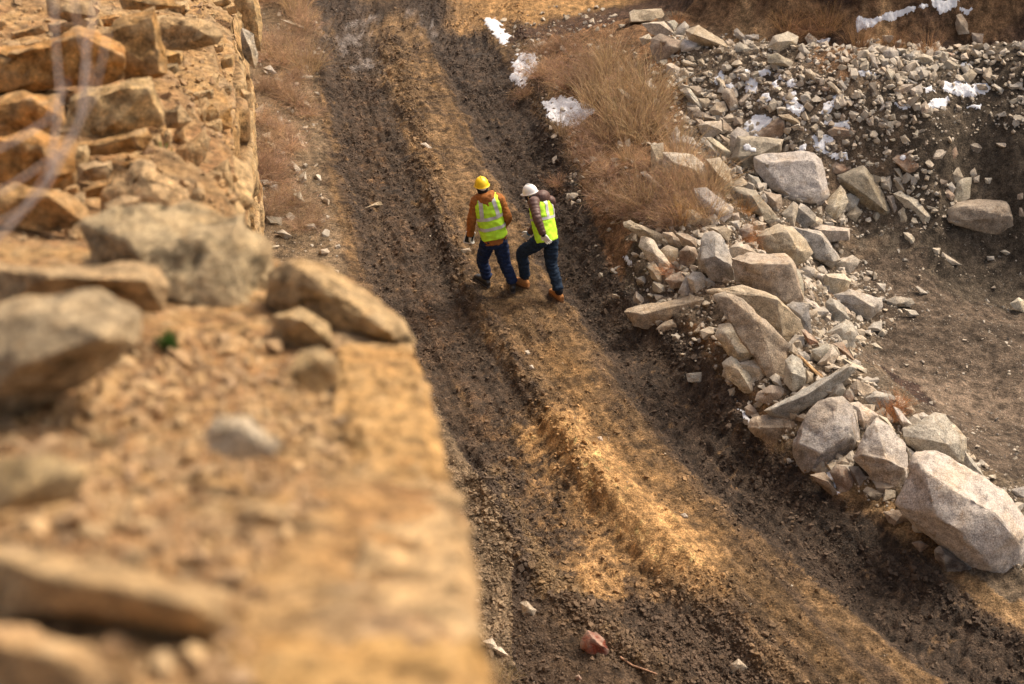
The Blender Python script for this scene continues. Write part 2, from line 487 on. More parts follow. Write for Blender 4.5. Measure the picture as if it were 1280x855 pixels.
def ground_colour(X, Y, D, rl, rr, wob, wob2, clod):
    n = fbm(X * 1.3, Y * 1.3, 31, 5, .6); nf = fbm(X * 6, Y * 6, 33, 4, .6)
    c = np.zeros(X.shape + (3,)) + C_SAND
    c = mixa(c, C_MUD2, sst(-.2, .6, n + .4 * nf) * .75)
    wet = np.zeros(X.shape)
    hf = fbm(X * 19, Y * 19, 35, 3, .7)
    def rag(t, lo=.32, hi=.68): return sst(lo, hi, t + .30 * nf + .32 * hf)
    lat = D['C'][0] * D['C'][1]; al = D['C'][2]
    strk = fbm(lat * 7, al * 1.1, 37, 4, .6); strk2 = fbm(lat * 16, al * 3.0, 39, 3, .6)
    c = mixa(c, C_MUD2, sst(-.05, .45, strk) * .7); c = mixa(c, C_BRIGHT * .62, sst(.15, .6, -strk + .4 * n) * .45)
    t = rag(np.clip(rl * (1.0 + .5 * n + .5 * strk), 0, 1)); c = mixa(c, C_MUD, t * .85); wet += t * .8
    t = rag(np.clip(rr * (1.1 + .3 * strk), 0, 1)); c = mixa(c, C_MUD, t * .92); wet += t * .9
    # left rut's reddish middle
    t = np.exp(-((D['L'][0] + wob) / .25) ** 2) * sst(-.2, .5, nf) * .55 ; c = mixa(c, C_RED * .8, t)
    # ochre crown between the ruts
    t = np.exp(-((D['C'][0] + wob * .7) / .33) ** 2) ; t = rag(t * (1 + .5 * strk2) * .95); c = mixa(c, (C_SAND * .80)[None, None] * (1 + .38 * sst(16, 18.5, Y))[..., None], t * .85); wet *= 1 - t * .8
    t = np.exp(-((D['C'][0] + wob) / .2) ** 2) * sst(.1, .6, n) * .5; c = mixa(c, C_BRIGHT * .6, t)
    topc = np.exp(-((D['C'][0] + wob * .7) / .30) ** 2) * sst(17, 20, Y) * np.clip(.8 + .6 * nf, 0, 1); c = mixa(c, C_SAND * 1.25, topc * .8)
    # dark churned wall of the left rut
    t = np.exp(-((D['W'][0] + wob2) / .14) ** 2) * np.clip(.6 + nf, 0, 1) * (.3 + .7 * sst(20, 16, Y)); c = mixa(c, C_MUD * 1.1, t)
    c = mixa(c, C_MUD2 * .8, sst(.05, .35, strk + .25 * hf) * .6 * sst(2.2, 1.6, np.abs(lat))); c = mixa(c, C_BRIGHT * .6, sst(.1, .45, -strk2 + .2 * nf) * .35 * sst(2.2, 1.6, np.abs(lat)) * (1 - rr) * (1 - rl))
    # bright sand lower middle, with an ochre halo
    hl = np.exp(-((D['M'][0] + wob) / .75) ** 2); hl = np.maximum(hl, np.exp(-(polydist(X, Y, g2([(700, 440), (735, 520), (790, 600)]))[0] / .35) ** 2))
    t = rag(hl * (.8 + .5 * n + .5 * strk), .2, .9) * .75; c = mixa(c, C_BRIGHT * .5, t); wet *= 1 - t
    t = rag(np.exp(-((D['M'][0] + wob) / .38) ** 2), .15, .95); c = mixa(c, C_BRIGHT, t); wet *= 1 - t
    bp = inpoly(X + wob, Y + wob, ap([(610, 575), (700, 560), (740, 620), (790, 700), (780, 770), (720, 745), (650, 660)])).astype(float)
    bp = rag(bp * (.55 + .6 * n), .15, .95); c = mixa(c, C_BRIGHT * .85, bp * .95); wet *= 1 - bp * .8
    t = rag(np.exp(-((D['O'][0] + wob2) / .24) ** 2)) * .95; c = mixa(c, C_OLIVE, t); wet *= 1 - t
    t = rag(np.exp(-((D['K'][0] + wob) / .5) ** 2)); c = mixa(c, C_MUD, t * .95); wet += t * .5
    t = np.exp(-((D['P'][0] + wob) / .35) ** 2) * np.clip(.8 + .5 * nf, 0, 1); c = mixa(c, C_MUD2, t * .9); wet += t * 1.0
    low = inpoly(X + wob, Y + wob, ap([(640, 760), (700, 745), (830, 740), (900, 780), (960, 870), (640, 900)])).astype(float)
    c = mixa(c, C_MUD2 * .85, rag(low * .7) * .85)
    t = np.exp(-((D['B'][0] + wob) / .45) ** 2); c = mixa(c, C_MUD * 1.1, t * .95)
    tr_ = fbm(X * 2.2, Y * 11, 45, 3, .6); c = mixa(c, C_MUD, sst(.0, .4, tr_) * (.25 + .4 * sst(14, 18, Y)))
    # sheen on the wet mud of the far rut, painted in as pale patches
    pale = inpoly(X + wob * 3, Y + wob * 3, ap([(410, 25), (460, 20), (480, 60), (475, 95), (430, 85)])) | inpoly(X + wob * 2, Y + wob * 2, ap([(505, 12), (530, 15), (545, 45), (525, 50)]))
    c = mixa(c, np.array((.26, .23, .21)), pale * sst(-.2, .4, nf) * .8)
    # right hand bank: dark edge then red-brown and ochre earth
    sd = D['E'][0] * -D['E'][1] * -1.0
    right = (X - 0)  # side resolved by the edge line below
    side = D['E'][1] > 0
    e = np.where(side, D['E'][0], -D['E'][0])
    edge_t = np.exp(-((D['E'][0] + wob2 * 2) / .16) ** 2) * np.clip(.8 + .5 * nf, 0, 1); 
    out = rag(sst(.0, .42, e + wob * .8))
    c = mixa(c, C_RED, out)
    och = sst(13.6, 12.6, Y) * out; c = mixa(c, C_OLIVE * 1.25, och * .85)
    c = mixa(c, C_MUD, edge_t * (.3 + .3 * sst(12, 14, Y)))
    wet *= 1 - out
    # rubble slope and pit floor
    rub = inpoly(X + wob * 2, Y + wob * 2, ap([(800, 60), (830, 120), (860, 250), (800, 300), (790, 395), (905, 450), (930, 520), (985, 568), (1050, 600), (1112, 645), (1190, 708), (1290, 750), (1340, 700), (1280, 610), (1150, 510), (1070, 440), (1130, 400), (1140, 350), (1135, 315), (1260, 295), (1420, 290), (1400, 60)])).astype(float)
    c = mixa(c, C_RUB, rub * np.clip(.9 + .3 * nf, 0, 1))
    pit = inpoly(X + wob * 2, Y + wob * 2, ap([(1060, 295), (1200, 275), (1700, 300), (1700, 800), (1290, 640), (1150, 510), (1070, 445), (1110, 400)])).astype(float)
    c = mixa(c, C_PIT * .88, pit); c = mixa(c, C_PIT * .5, pit * sst(.0, .4, fbm(X * 1.3, Y * 6, 47, 4, .6)) * .7); c = mixa(c, C_PIT * .55, pit * sst(0, .6, n + .5 * nf) * .7)
    c = mixa(c, C_PIT * 2.1, pit * np.exp(-(((X - at_z(1200, 490, -.3)[0]) / 1.5) ** 2 + ((Y - at_z(1200, 490, -.3)[1]) / .5) ** 2)) * .5)
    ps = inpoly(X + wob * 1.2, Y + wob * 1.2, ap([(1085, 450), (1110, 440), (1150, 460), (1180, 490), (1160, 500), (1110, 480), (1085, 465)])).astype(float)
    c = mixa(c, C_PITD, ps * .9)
    # rubble slope: darker brown loam at the right, red dirt near the crest
    rd = inpoly(X + wob * 2, Y + wob * 2, np.array([tuple(at_z(a, b, .9)[:2]) for a, b in [(1020, 60), (1060, 55), (1080, 120), (1060, 140), (1010, 110)]])).astype(float)
    c = mixa(c, C_RED, rd * .8)
    lo = inpoly(X + wob * 2, Y + wob * 2, np.array([tuple(at_z(a, b, .7)[:2]) for a, b in [(1140, 140), (1300, 120), (1500, 200), (1300, 270), (1210, 250), (1130, 190)]])).astype(float)
    c = mixa(c, C_RUB * .62, lo * .9); c = mixa(c, C_RUB * 1.15, lo * sst(.1, .6, n) * .6)
    # cut bank
    bd, bs, bl = polydist(X, Y, BANK)
    bt = sst(-.5, .1, bd * bs + wob * 1.5) * sst(1.4, 2.4, X)
    bc = mixa(np.zeros(X.shape + (3,)) + C_BANK, C_BANKD, sst(-.15, .5, fbm(X * .9, Y * 2.2, 41, 4) + .25))
    bc = mixa(bc, C_BANKL, sst(-.1, .4, fbm(X * 1.6, Y * .9, 43, 4)) * .9)
    c = mixa(c, bc, bt)
    # sandy berm where the road bends at the top
    sb = sst(.5, .8, polydist(X, Y, g2([(640, -12), (720, -6), (800, 0)]))[0] * -1 + 1.2)
    c = mixa(c, C_BRIGHT * .75, sst(23.9, 24.4, Y + wob * 2) * sst(-1.4, -.9, X + wob) * (1 - bt))
    dm = inpoly(X + wob, Y + wob, np.array([tuple(at_z(a, b, .35)[:2]) for a, b in [(628, 30), (690, 6), (790, -4), (850, 0), (905, 30), (880, 52), (800, 62), (760, 52), (700, 40), (650, 42)]])).astype(float)
    c = mixa(c, C_BANKD * 1.3, rag(dm * .75) * .9)
    # left strip
    sdl = polydist(X, Y, g2([(395, -10), (402, 60), (410, 130), (420, 200), (425, 260), (445, 320), (500, 420)]))
    ls = rag(np.where(sdl[1] < 0, 1, 0) * sst(-.05, .35, sdl[0] + wob * 1.2)) * (X < 0)
    c = mixa(c, C_STRIP, ls * np.clip(.9 + .4 * nf, 0, 1)); wet *= 1 - ls
    ln = fbm(lat * 24, al * 1.3, 49, 3, .65) * sst(2.4, 1.8, np.abs(lat))
    c = c * (1 + .5 * ln[..., None]) * (1 + .20 * clod[..., None]) * (1 + .34 * hf[..., None]) * (1 + .22 * fbm(X * 9, Y * 9, 38, 3, .6)[..., None])
    return np.clip(c, .015, .6), np.clip(wet, 0, 1), ls, out, rub, pit, bt, e

def spaced(a, b, s, lo, hi, g=1.12):
    core = list(np.arange(a, b, s))
    up = []; x = core[-1]; d = s
    while x < hi: d *= g; x += d; up.append(x)
    dn = []; x = core[0]; d = s
    while x > lo: d *= g; x -= d; dn.append(x)
    return np.array(dn[::-1] + core + up)

G_FULL = {}
def gfull(x, y, key='Z'):
    xs, ys, Z = G_FULL['xs'], G_FULL['ys'], G_FULL[key]
    fx = np.clip(np.interp(x, xs, np.arange(len(xs))), 0, len(xs) - 1.001); fy = np.clip(np.interp(y, ys, np.arange(len(ys))), 0, len(ys) - 1.001)
    i = fx.astype(int); j = fy.astype(int); u = fx - i; v = fy - j
    if key == 'c': return Z[j, i]
    return (Z[j, i] * (1 - u) + Z[j, i + 1] * u) * (1 - v) + (Z[j + 1, i] * (1 - u) + Z[j + 1, i + 1] * u) * v

def build_ground():
    xs = spaced(-5.4, 9.9, .0265, -400, 400); ys = spaced(7.4, 22.6, .0265, -300, 900)
    X, Y = np.meshgrid(xs, ys)
    Z = gza(X, Y)
    # recompute ruts crisply at full resolution
    far = sst(20, 60, np.hypot(X, Y - 12))
    inside = 1 - far
    dz, D, rl, rr, wob, wob2 = strokes(X, Y)
    f1, f2, cid = worley(X * 9 + wob * 3, Y * 9, 51)
    g1, g2_, gid = worley(X * 20, Y * 20 + wob, 57)
    clod = (1 - f1 * 1.6) * (cid > .35)
    clod2 = (1 - g1 * 1.7) * (gid > .3)
    c, wet, ls, out, rub, pit, bt, e = ground_colour(X, Y, D, rl, rr, wob, wob2, clod)
    rut = np.clip(rl + rr, 0, 1)
    churn = np.clip(rut * .8 + np.exp(-(D['W'][0] / .2) ** 2) + np.exp(-(D['E'][0] / .22) ** 2) + np.exp(-(D['K'][0] / .5) ** 2) * .8, 0, 1.3)
    base = fbm(X * 3, Y * 3, 61, 5, .68)
    fine = fbm(X * 14, Y * 14, 67, 3, .6)
    amp = .018 + .022 * churn
    Z = Z + base * (.028 + .026 * churn + .07 * bt + .03 * rub + .06 * out) + fine * (.010 + .014 * churn + .012 * bt)
    Z += np.clip(clod, 0, 1) * (.010 + .026 * churn) * (1 - .6 * pit) * np.clip(.6 + base, 0, 1.5) + np.clip(clod2, 0, 1) * (.006 + .014 * churn)
    # tyre tread chevrons pressed across the ruts
    for k, ph in (('L', 0.), ('R', 1.3)):
        d, s, al = D[k]
        tread = np.sin(al * 42 + s * d * 22 + ph + wob * 8) * sst(.55, .25, d) * sst(-.35, .3, fbm(X * 1.1, Y * 1.1, 71, 2))
        Z += tread * .019
    lat = D['C'][0] * D['C'][1]; alc = D['C'][2]
    onroad = 1 - sst(1.5, 2.2, np.abs(lat))
    Z += onroad * (.040 * fbm(lat * 6, alc * .9, 151, 3, .6) + .026 * fbm(lat * 15, alc * 2.5, 153, 3, .65))
    Z += onroad * .020 * np.abs(fbm(lat * 26, alc * 1.6, 155, 2, .6)) * (1 + rut)
    # ripples of spilled sand along the crown and low right
    d, s, al = D['C']
    Z += np.sin((d * s) * 30 + wob * 30) * .008 * np.exp(-(d / .5) ** 2)
    Z += .10 * bt * (np.abs(fbm(X * 2.5, Y * 2.5, 77, 4)) - .3)
    Z = np.where(far > 0, Z * inside + far * (-.2 + .6 * fbm(X * .03, Y * .03, 81, 3)), Z)
    P = np.stack([X, Y, Z], -1)
    G_FULL.update(xs=xs, ys=ys, Z=Z, c=c)
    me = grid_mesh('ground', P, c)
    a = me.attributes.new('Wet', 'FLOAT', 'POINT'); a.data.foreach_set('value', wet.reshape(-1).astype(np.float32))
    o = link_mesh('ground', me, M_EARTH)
    tag(o, 'muddy quarry road of brown and ochre earth with deep wheel ruts, sloping out to the pit floor', kind='structure')
    return o
build_ground()

# ------------------------------------------------------------ cliff
XE = np.array([(-6, .35), (0, .05), (1.2, -.028), (1.7, -.065), (2.1, -.124), (2.5, -.17), (3.2, -.276), (3.5, -.33), (4.0, -.557), (4.3, -.85), (5.2, -1.18), (7.3, -1.60), (9.5, -2.03), (12.5, -2.60), (15.3, -3.14), (20, -4.0), (25, -4.95), (34, -6.6)])
def xedge(y): return np.interp(y, XE[:, 0], XE[:, 1])
CLC = [(0, 855, 1.1), (300, 855, 1.15), (610, 855, 1.2), (0, 700, 1.5), (300, 700, 1.6), (590, 700, 1.7), (0, 550, 2.2), (300, 550, 2.3), (555, 550, 2.4), (0, 430, 2.9), (300, 430, 3.1), (510, 430, 3.25),
 (350, 330, 4.05), (450, 350, 3.8), (200, 330, 3.9), (0, 330, 3.7), (300, 290, 5.2), (100, 290, 4.8), (0, 290, 4.6), (300, 200, 7.3), (200, 200, 6.3), (100, 200, 5.8), (0, 200, 5.5), (290, 120, 9.5), (200, 120, 7.5), (100, 120, 6.8), (0, 120, 6.5),
 (290, 50, 12.5), (200, 50, 9.5), (100, 50, 8), (0, 50, 7.5), (295, 0, 15.3), (200, 0, 11.5), (100, 0, 9.5), (0, 0, 9), (-300, 0, 9), (-300, 200, 5.5), (-300, 400, 3), (-400, 700, 1.5)]
cl = np.array([list(at_y(a, b, y)) for a, b, y in CLC])
cl = np.vstack([cl, [[-.3, -.5, 9.0], [-2, -.5, 9.2], [-6, 0, 9.6], [-10, 4, 9.4], [-10, 12, 8.5], [-11, 20, 7.5], [-6, 20, 5.0], [-8, 26, 5.0], [-5.2, 25, 3.2], [-4.1, 20, 3.5], [-6, -6, 9.8], [0, -6, 9.3]]])
_WC = rbf_fit(cl, .001)
lx = np.arange(-14, 1.01, .1); ly = np.arange(-7, 34.01, .1)
LX, LY = np.meshgrid(lx, ly)
CLZ = rbf_eval(cl, _WC, LX, LY)
def cz(x, y): return float(bil(CLZ, -14, -7, .1, np.array([x]), np.array([y]))[0])
def cza(X, Y): return bil(CLZ, -14, -7, .1, X, Y)
def cliff_hit(px, py):
    r = ray(px, py); t = 1.0
    while t < 25:
        p = CAMV + r * t
        if p.z < cz(p.x, p.y): break
        t += .02
    return p, t

K_OCH = np.array((.40, .245, .10)); K_ORG = np.array((.37, .185, .062)); K_PALE = np.array((.50, .35, .18)); K_DK = np.array((.11, .06, .028)); K_GREY = np.array((.27, .22, .16)); K_RUST = np.array((.27, .14, .06))
def strata(S_, Z_, seed):
    """blocky offsets: courses in height, joints along the face"""
    zz = Z_ + .12 * fbm(S_ * .6, Z_ * .4, seed, 3) + S_ * .10
    lay = np.floor(zz / .33)
    u = S_ / .62 + _h(lay, lay * 0, lay * 0, seed + 3) * 7 + .15 * fbm(S_ * 3, Z_ * 3, seed + 5, 2)
    blk = np.floor(u)
    off = _h(blk, lay, lay * 0, seed + 9)
    jz = np.minimum(zz / .33 - lay, 1 - (zz / .33 - lay)); ju = np.minimum(u - blk, 1 - (u - blk))
    joint = np.exp(-(jz / .07) ** 2) + np.exp(-(ju / .035) ** 2) * .8
    return off, joint, _h(blk, lay, lay * 0 + 4, seed)

C_FULL = {}
def cfull(x, y, key='Z'):
    ys, us, Z = C_FULL['ys'], C_FULL['us'], C_FULL[key]
    u_ = x - xedge(y)
    fx = np.clip(np.interp(u_, us, np.arange(len(us))), 0, len(us) - 1.001); fy = np.clip(np.interp(y, ys, np.arange(len(ys))), 0, len(ys) - 1.001)
    i = fx.astype(int); j = fy.astype(int); a = fx - i; b = fy - j
    if key == 'c': return Z[j, i]
    return (Z[j, i] * (1 - a) + Z[j, i + 1] * a) * (1 - b) + (Z[j + 1, i] * (1 - a) + Z[j + 1, i + 1] * a) * b

def build_cliff():
    ys = [-2.0]
    while ys[-1] < 27: ys.append(ys[-1] + max(.013, .0062 * abs(ys[-1])) * (3 if ys[-1] < .6 else 1))
    ys = np.array(ys); ny = len(ys)
    us = []; u = 0.0; d = .012
    while u > -11: us.append(u); d = d * 1.012 if u > -3.2 else d * 1.06; u -= d
    us = np.array(us[::-1]); nu = len(us)
    fz = np.concatenate([np.linspace(0, 1, 200)[1:] ** 1.25])
    en = (fbm(ys * 3.1, ys * 0 + 3, 161, 4, .6) * .045 * (ys < 5) + fbm(ys * 11, ys * 0 + 9, 163, 3, .6) * .016 * (ys < 5) + fbm(ys * 1.5, ys * 0 + 9, 165, 4, .7) * .07 * sst(4.6, 5.5, ys)) * sst(.2, 1.2, ys)
    xe = (xedge(ys) + en)[:, None]
    X = xe + us[None, :]; Y = ys[:, None] + 0 * X
    Z = cza(X, Y)
    f1, f2, cid = worley(X * 5 , Y * 5, 91)
    f3, f4, cid2 = worley(X * 17, Y * 17, 93)
    f5, f6, cid3 = worley(X * 36, Y * 36, 95)
    big = fbm(X * 1.2, Y * 1.2, 97, 5, .5)
    near = sst(4.6, 3.6, Y)
    rubbly = sst(-.15, .25, fbm(X * 1.1 + 5, Y * 1.1, 99, 3) + .25 * (X < xe - .35) - .1) 
    rubbly = np.where(Y < 4.4, sst(xe - .12, xe - .42, X + .1 * big), rubbly)
    Z += near * (.030 * fbm(X * 3.2, Y * 3.2, 171, 4, .6) + .010 * fbm(X * 14, Y * 14, 173, 3, .6)) * sst(xe, xe - .05, X)
    Z += big * .05 + .03 * (1 - near) * fbm(X * 4, Y * 4, 101, 4)
    Z += np.clip(1 - f3 * 1.6, 0, 1) * .018 * rubbly * (cid2 > .4) + np.clip(1 - f5 * 1.6, 0, 1) * .007 * rubbly
    # stepped beds on the buttress behind the ledge
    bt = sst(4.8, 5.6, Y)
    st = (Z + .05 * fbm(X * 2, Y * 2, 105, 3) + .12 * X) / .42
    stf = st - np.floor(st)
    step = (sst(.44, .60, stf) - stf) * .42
    Z += step * bt * .8
    # round the lip
    lip = np.exp(np.clip((X - xe), -3, 0) / .05)
    Z -= .03 * lip
    n = fbm(X * 2.4, Y * 2.4, 111, 5, .6); nf = fbm(X * 9, Y * 9, 113, 4, .65)
    c = np.zeros(X.shape + (3,)) + K_OCH
    c = mixa(c, K_PALE, sst(-.2, .4, nf) * .75); c = mixa(c, K_DK * 1.6, sst(.2, .6, fbm(X * 12, Y * 12, 175, 4, .65) + .3 * n) * .8); c = mixa(c, K_RUST * .9, sst(.05, .4, fbm(X * 3.5, Y * 3.5, 179, 4, .65)) * .6); c = mixa(c, K_GREY * 1.1, sst(.15, .5, fbm(X * 5, Y * 5, 177, 4, .6)) * .5)
    c = mixa(c, K_ORG, sst(.0, .5, n) * .6)
    c = mixa(c, K_RUST * 1.15, rubbly * sst(-.3, .2, nf) * .85)
    c = mixa(c, K_PALE * 1.05, rubbly * (cid2 > .72) * np.clip(1 - f3 * 1.8, 0, 1))
    c = mixa(c, K_DK, rubbly * sst(.2, .6, n) * .6)
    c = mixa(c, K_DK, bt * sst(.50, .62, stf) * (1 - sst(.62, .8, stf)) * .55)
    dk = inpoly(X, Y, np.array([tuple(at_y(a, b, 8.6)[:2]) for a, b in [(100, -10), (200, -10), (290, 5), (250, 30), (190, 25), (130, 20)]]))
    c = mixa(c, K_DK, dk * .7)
    # face
    h = Z[:, -1]
    zb = -0.3
    ZF = h[:, None] + (zb - h)[:, None] * fz[None, :]
    YF = ys[:, None] + 0 * ZF
    SF = YF * 1.02
    off, joint, tone = strata(SF, ZF, 121)
    out = (off - .6) * .16 * sst(4.2, 5.0, YF) + (off - .6) * .03 - joint * .045 + .05 * fbm(SF * 1.5, ZF * 1.5, 131, 4) + .02 * fbm(SF * 7, ZF * 7, 133, 3)
    dep = (h[:, None] - ZF)
    XF = xe + out * sst(0, .12, dep) - .02 * sst(0, .5, dep)
    YF = YF + .03 * fbm(SF * 5 + 9, ZF * 5, 135, 3)
    cf = np.zeros(XF.shape + (3,)) + K_PALE
    cf = mixa(cf, K_OCH, (tone > .45) * .8)
    cf = mixa(cf, K_RUST, (tone > .86) * .6)
    cf = mixa(cf, K_DK, np.clip(joint, 0, 1) * .75)
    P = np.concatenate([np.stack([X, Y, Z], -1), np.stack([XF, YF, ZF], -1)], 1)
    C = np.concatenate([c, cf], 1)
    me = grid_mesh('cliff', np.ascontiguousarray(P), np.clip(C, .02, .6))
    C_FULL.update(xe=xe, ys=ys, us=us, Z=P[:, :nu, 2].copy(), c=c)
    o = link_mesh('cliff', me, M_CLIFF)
    tag(o, 'weathered ochre sandstone cliff with a broad gravelly ledge at the left of the quarry road', kind='structure')
    return o
CLIFF = build_cliff()
# ------------------------------------------------------------ rocks
PAL = dict(p=(.43, .395, .34), gb=(.30, .245, .17), g=(.33, .31, .28), b=(.26, .25, .23), t=(.37, .295, .205), w=(.49, .425, .33), br=(.23, .16, .11), d=(.095, .07, .055),
           r=(.27, .155, .095), gg=(.245, .21, .15), k=(.33, .265, .205), rr=(.20, .05, .028), ww=(.64, .57, .47), o=(.45, .265, .098), oo=(.44, .23, .072), op=(.50, .34, .17), od=(.44, .31, .165), ol=(.41, .32, .20))
PALW = dict(gb='grey brown', p='pale beige', g='grey', b='blue grey', t='tan', w='cream', br='brown', d='dark', r='rust brown', gg='mossy grey', k='pinkish brown', rr='brick red', ww='whitish', o='ochre', oo='orange', op='pale ochre', od='dull ochre', ol='olive grey')

def rock_bm(pts, rng, rough=.03, edge=.09, bev=.035, size=1.0):
    bm = bmesh.new()
    vs = [bm.verts.new(p) for p in pts]
    r = bmesh.ops.convex_hull(bm, input=vs)
    loose = [v for v in bm.verts if not v.link_faces]
    bmesh.ops.delete(bm, geom=loose, context='VERTS')
    bmesh.ops.dissolve_limit(bm, angle_limit=R(9), verts=bm.verts, edges=bm.edges)
    try:
        bmesh.ops.bevel(bm, geom=list(bm.edges), offset=bev * size, segments=1, affect='EDGES', clamp_overlap=True, profile=.6)
    except Exception:
        pass
    bmesh.ops.triangulate(bm, faces=bm.faces)
    for _ in range(5):
        long = [e for e in bm.edges if e.calc_length() > edge * 1.5]
        if not long or len(bm.faces) > 5200: break
        bmesh.ops.subdivide_edges(bm, edges=long, cuts=1, use_grid_fill=False)
        bmesh.ops.triangulate(bm, faces=[f for f in bm.faces if len(f.verts) > 3])
    bm.normal_update()
    o = Vector((rng.uniform(-50, 50), rng.uniform(-50, 50), rng.uniform(-50, 50)))
    mv = []
    for v in bm.verts:
        q = v.co + o
        n = mnoise.fractal(q * (2.2 / size), 1.0, 2.1, 3) * 1.0
        m = mnoise.noise(q * (9 / size)) * .4 + mnoise.noise(q * (22 / size)) * .22
        # chipped ledges
        s = mnoise.noise(Vector((q.x * .6, q.y * .6, q.z * 3)) * (3 / size))
        ch = -.8 if s > .30 else 0
        mv.append(v.normal * rough * size * (n + m + ch))
    for v, d in zip(bm.verts, mv): v.co += d
    for f in bm.faces: f.smooth = True
    ea = R(22)
    for e in bm.edges:
        if len(e.link_faces) == 2 and e.calc_face_angle(0) > ea: e.smooth = False
    return bm

ROCKS = []      # records for labelling: obj, px, py, size px, colour, aspect
OCC = []        # outlines already taken, in ground coordinates (centre, radius)
def outline_rock(tile, col, pts, ridge=(), label=None, T=None, on='ground', name=None, cat='rock', group=None, mat=None, parent=None, lean=0.0, d=None, rough=.03, sink=.28, fine=1.0, reg=True, drape=False):
    tx, ty, ts = tile
    P = [(tx + a / ts, ty + b / ts) for a, b in pts]
    _cx = sum(a for a, b in P) / len(P); _cy = sum(b for a, b in P) / len(P)
    P = [(_cx + (a - _cx) * 1.07, _cy + (b - _cy) * 1.07) for a, b in P]
    RG = [(tx + r[0] / ts, ty + r[1] / ts, r[2]) for r in ridge]
    rng = random.Random(int(P[0][0] * 131 + P[0][1] * 977 + len(P)))
    cxp = sum(a for a, b in P) / len(P); cyp = sum(b for a, b in P) / len(P)
    low = max(P, key=lambda q: q[1])
    if d is None:
        if on == 'ground': g, dd = ground_hit(.5 * low[0] + .5 * cxp, low[1])
        else: g, dd = cliff_hit(.5 * low[0] + .5 * cxp, low[1])
    else: dd = d
    A = 0
    for i in range(len(P)):
        x1, y1 = P[i]; x2, y2 = P[(i + 1) % len(P)]
        A += x1 * y2 - x2 * y1
    A = abs(A) / 2
    size = math.sqrt(A) * dd / FPX
    if T is None: T = .5 * size
    D = dd + sink * T
    top = min(b for a, b in P); bot = low[1]
    V = []
    hit = ground_hit if on == 'ground' else cliff_hit
    DD = lambda a, b: hit(a, b)[1] + sink * T if drape else D
    for a, b in P:
        f = (bot - b) / max(1, bot - top)
        V.append(at_d(a, b, DD(a, b) + T * rng.uniform(-.12, .12)) if drape else at_d(a, b, D + T * (lean * f + rng.uniform(-.12, .12))))
    if RG:
        for a, b, f in RG: V.append(at_d(a, b, DD(a, b) - T * .85 * f))
    else:
        for k in range(3):
            an = rng.uniform(0, 6.28); rr = rng.uniform(.15, .5)
            q = P[rng.randrange(len(P))]
            V.append(at_d(cxp + (q[0] - cxp) * rr, cyp + (q[1] - cyp) * rr, D - T * rng.uniform(.35, .8)))
    for k in range(len(P)):
        a, b = P[k]
        a, b = cxp + (a - cxp) * .72, cyp + (b - cyp) * .72
        V.append(at_d(a, b, DD(a, b) + T * rng.uniform(.55, .8)))
    c = sum(V, Vector()) / len(V)
    bm = rock_bm([v - c for v in V], rng, rough=rough, edge=max(.022, .0026 * dd) * fine, bev=.012, size=size)
    me = bpy.data.meshes.new(name or 'rock'); bm.to_mesh(me); bm.free()
    px_size = math.sqrt(A)
    nm = name or ('boulder' if px_size > 34 else 'stone')
    o = link_mesh(nm, me, mat or M_STONE, parent)
    o.location = c
    k = PAL[col]; j = rng.uniform(.88, 1.12)
    o.color = (k[0] * j, k[1] * j * rng.uniform(.97, 1.03), k[2] * j * rng.uniform(.94, 1.06), 1)
    if parent is None:
        w_ = max(a for a, b in P) - min(a for a, b in P); h_ = bot - top
        if reg: ROCKS.append(dict(o=o, x=cxp, y=cyp, s=px_size, c=col, label=label, w=w_, h=h_, on=on, P=P))
        tag(o, label, cat, group)
    if on == 'ground': OCC.append((c.x, c.y, size * .5))
    return o

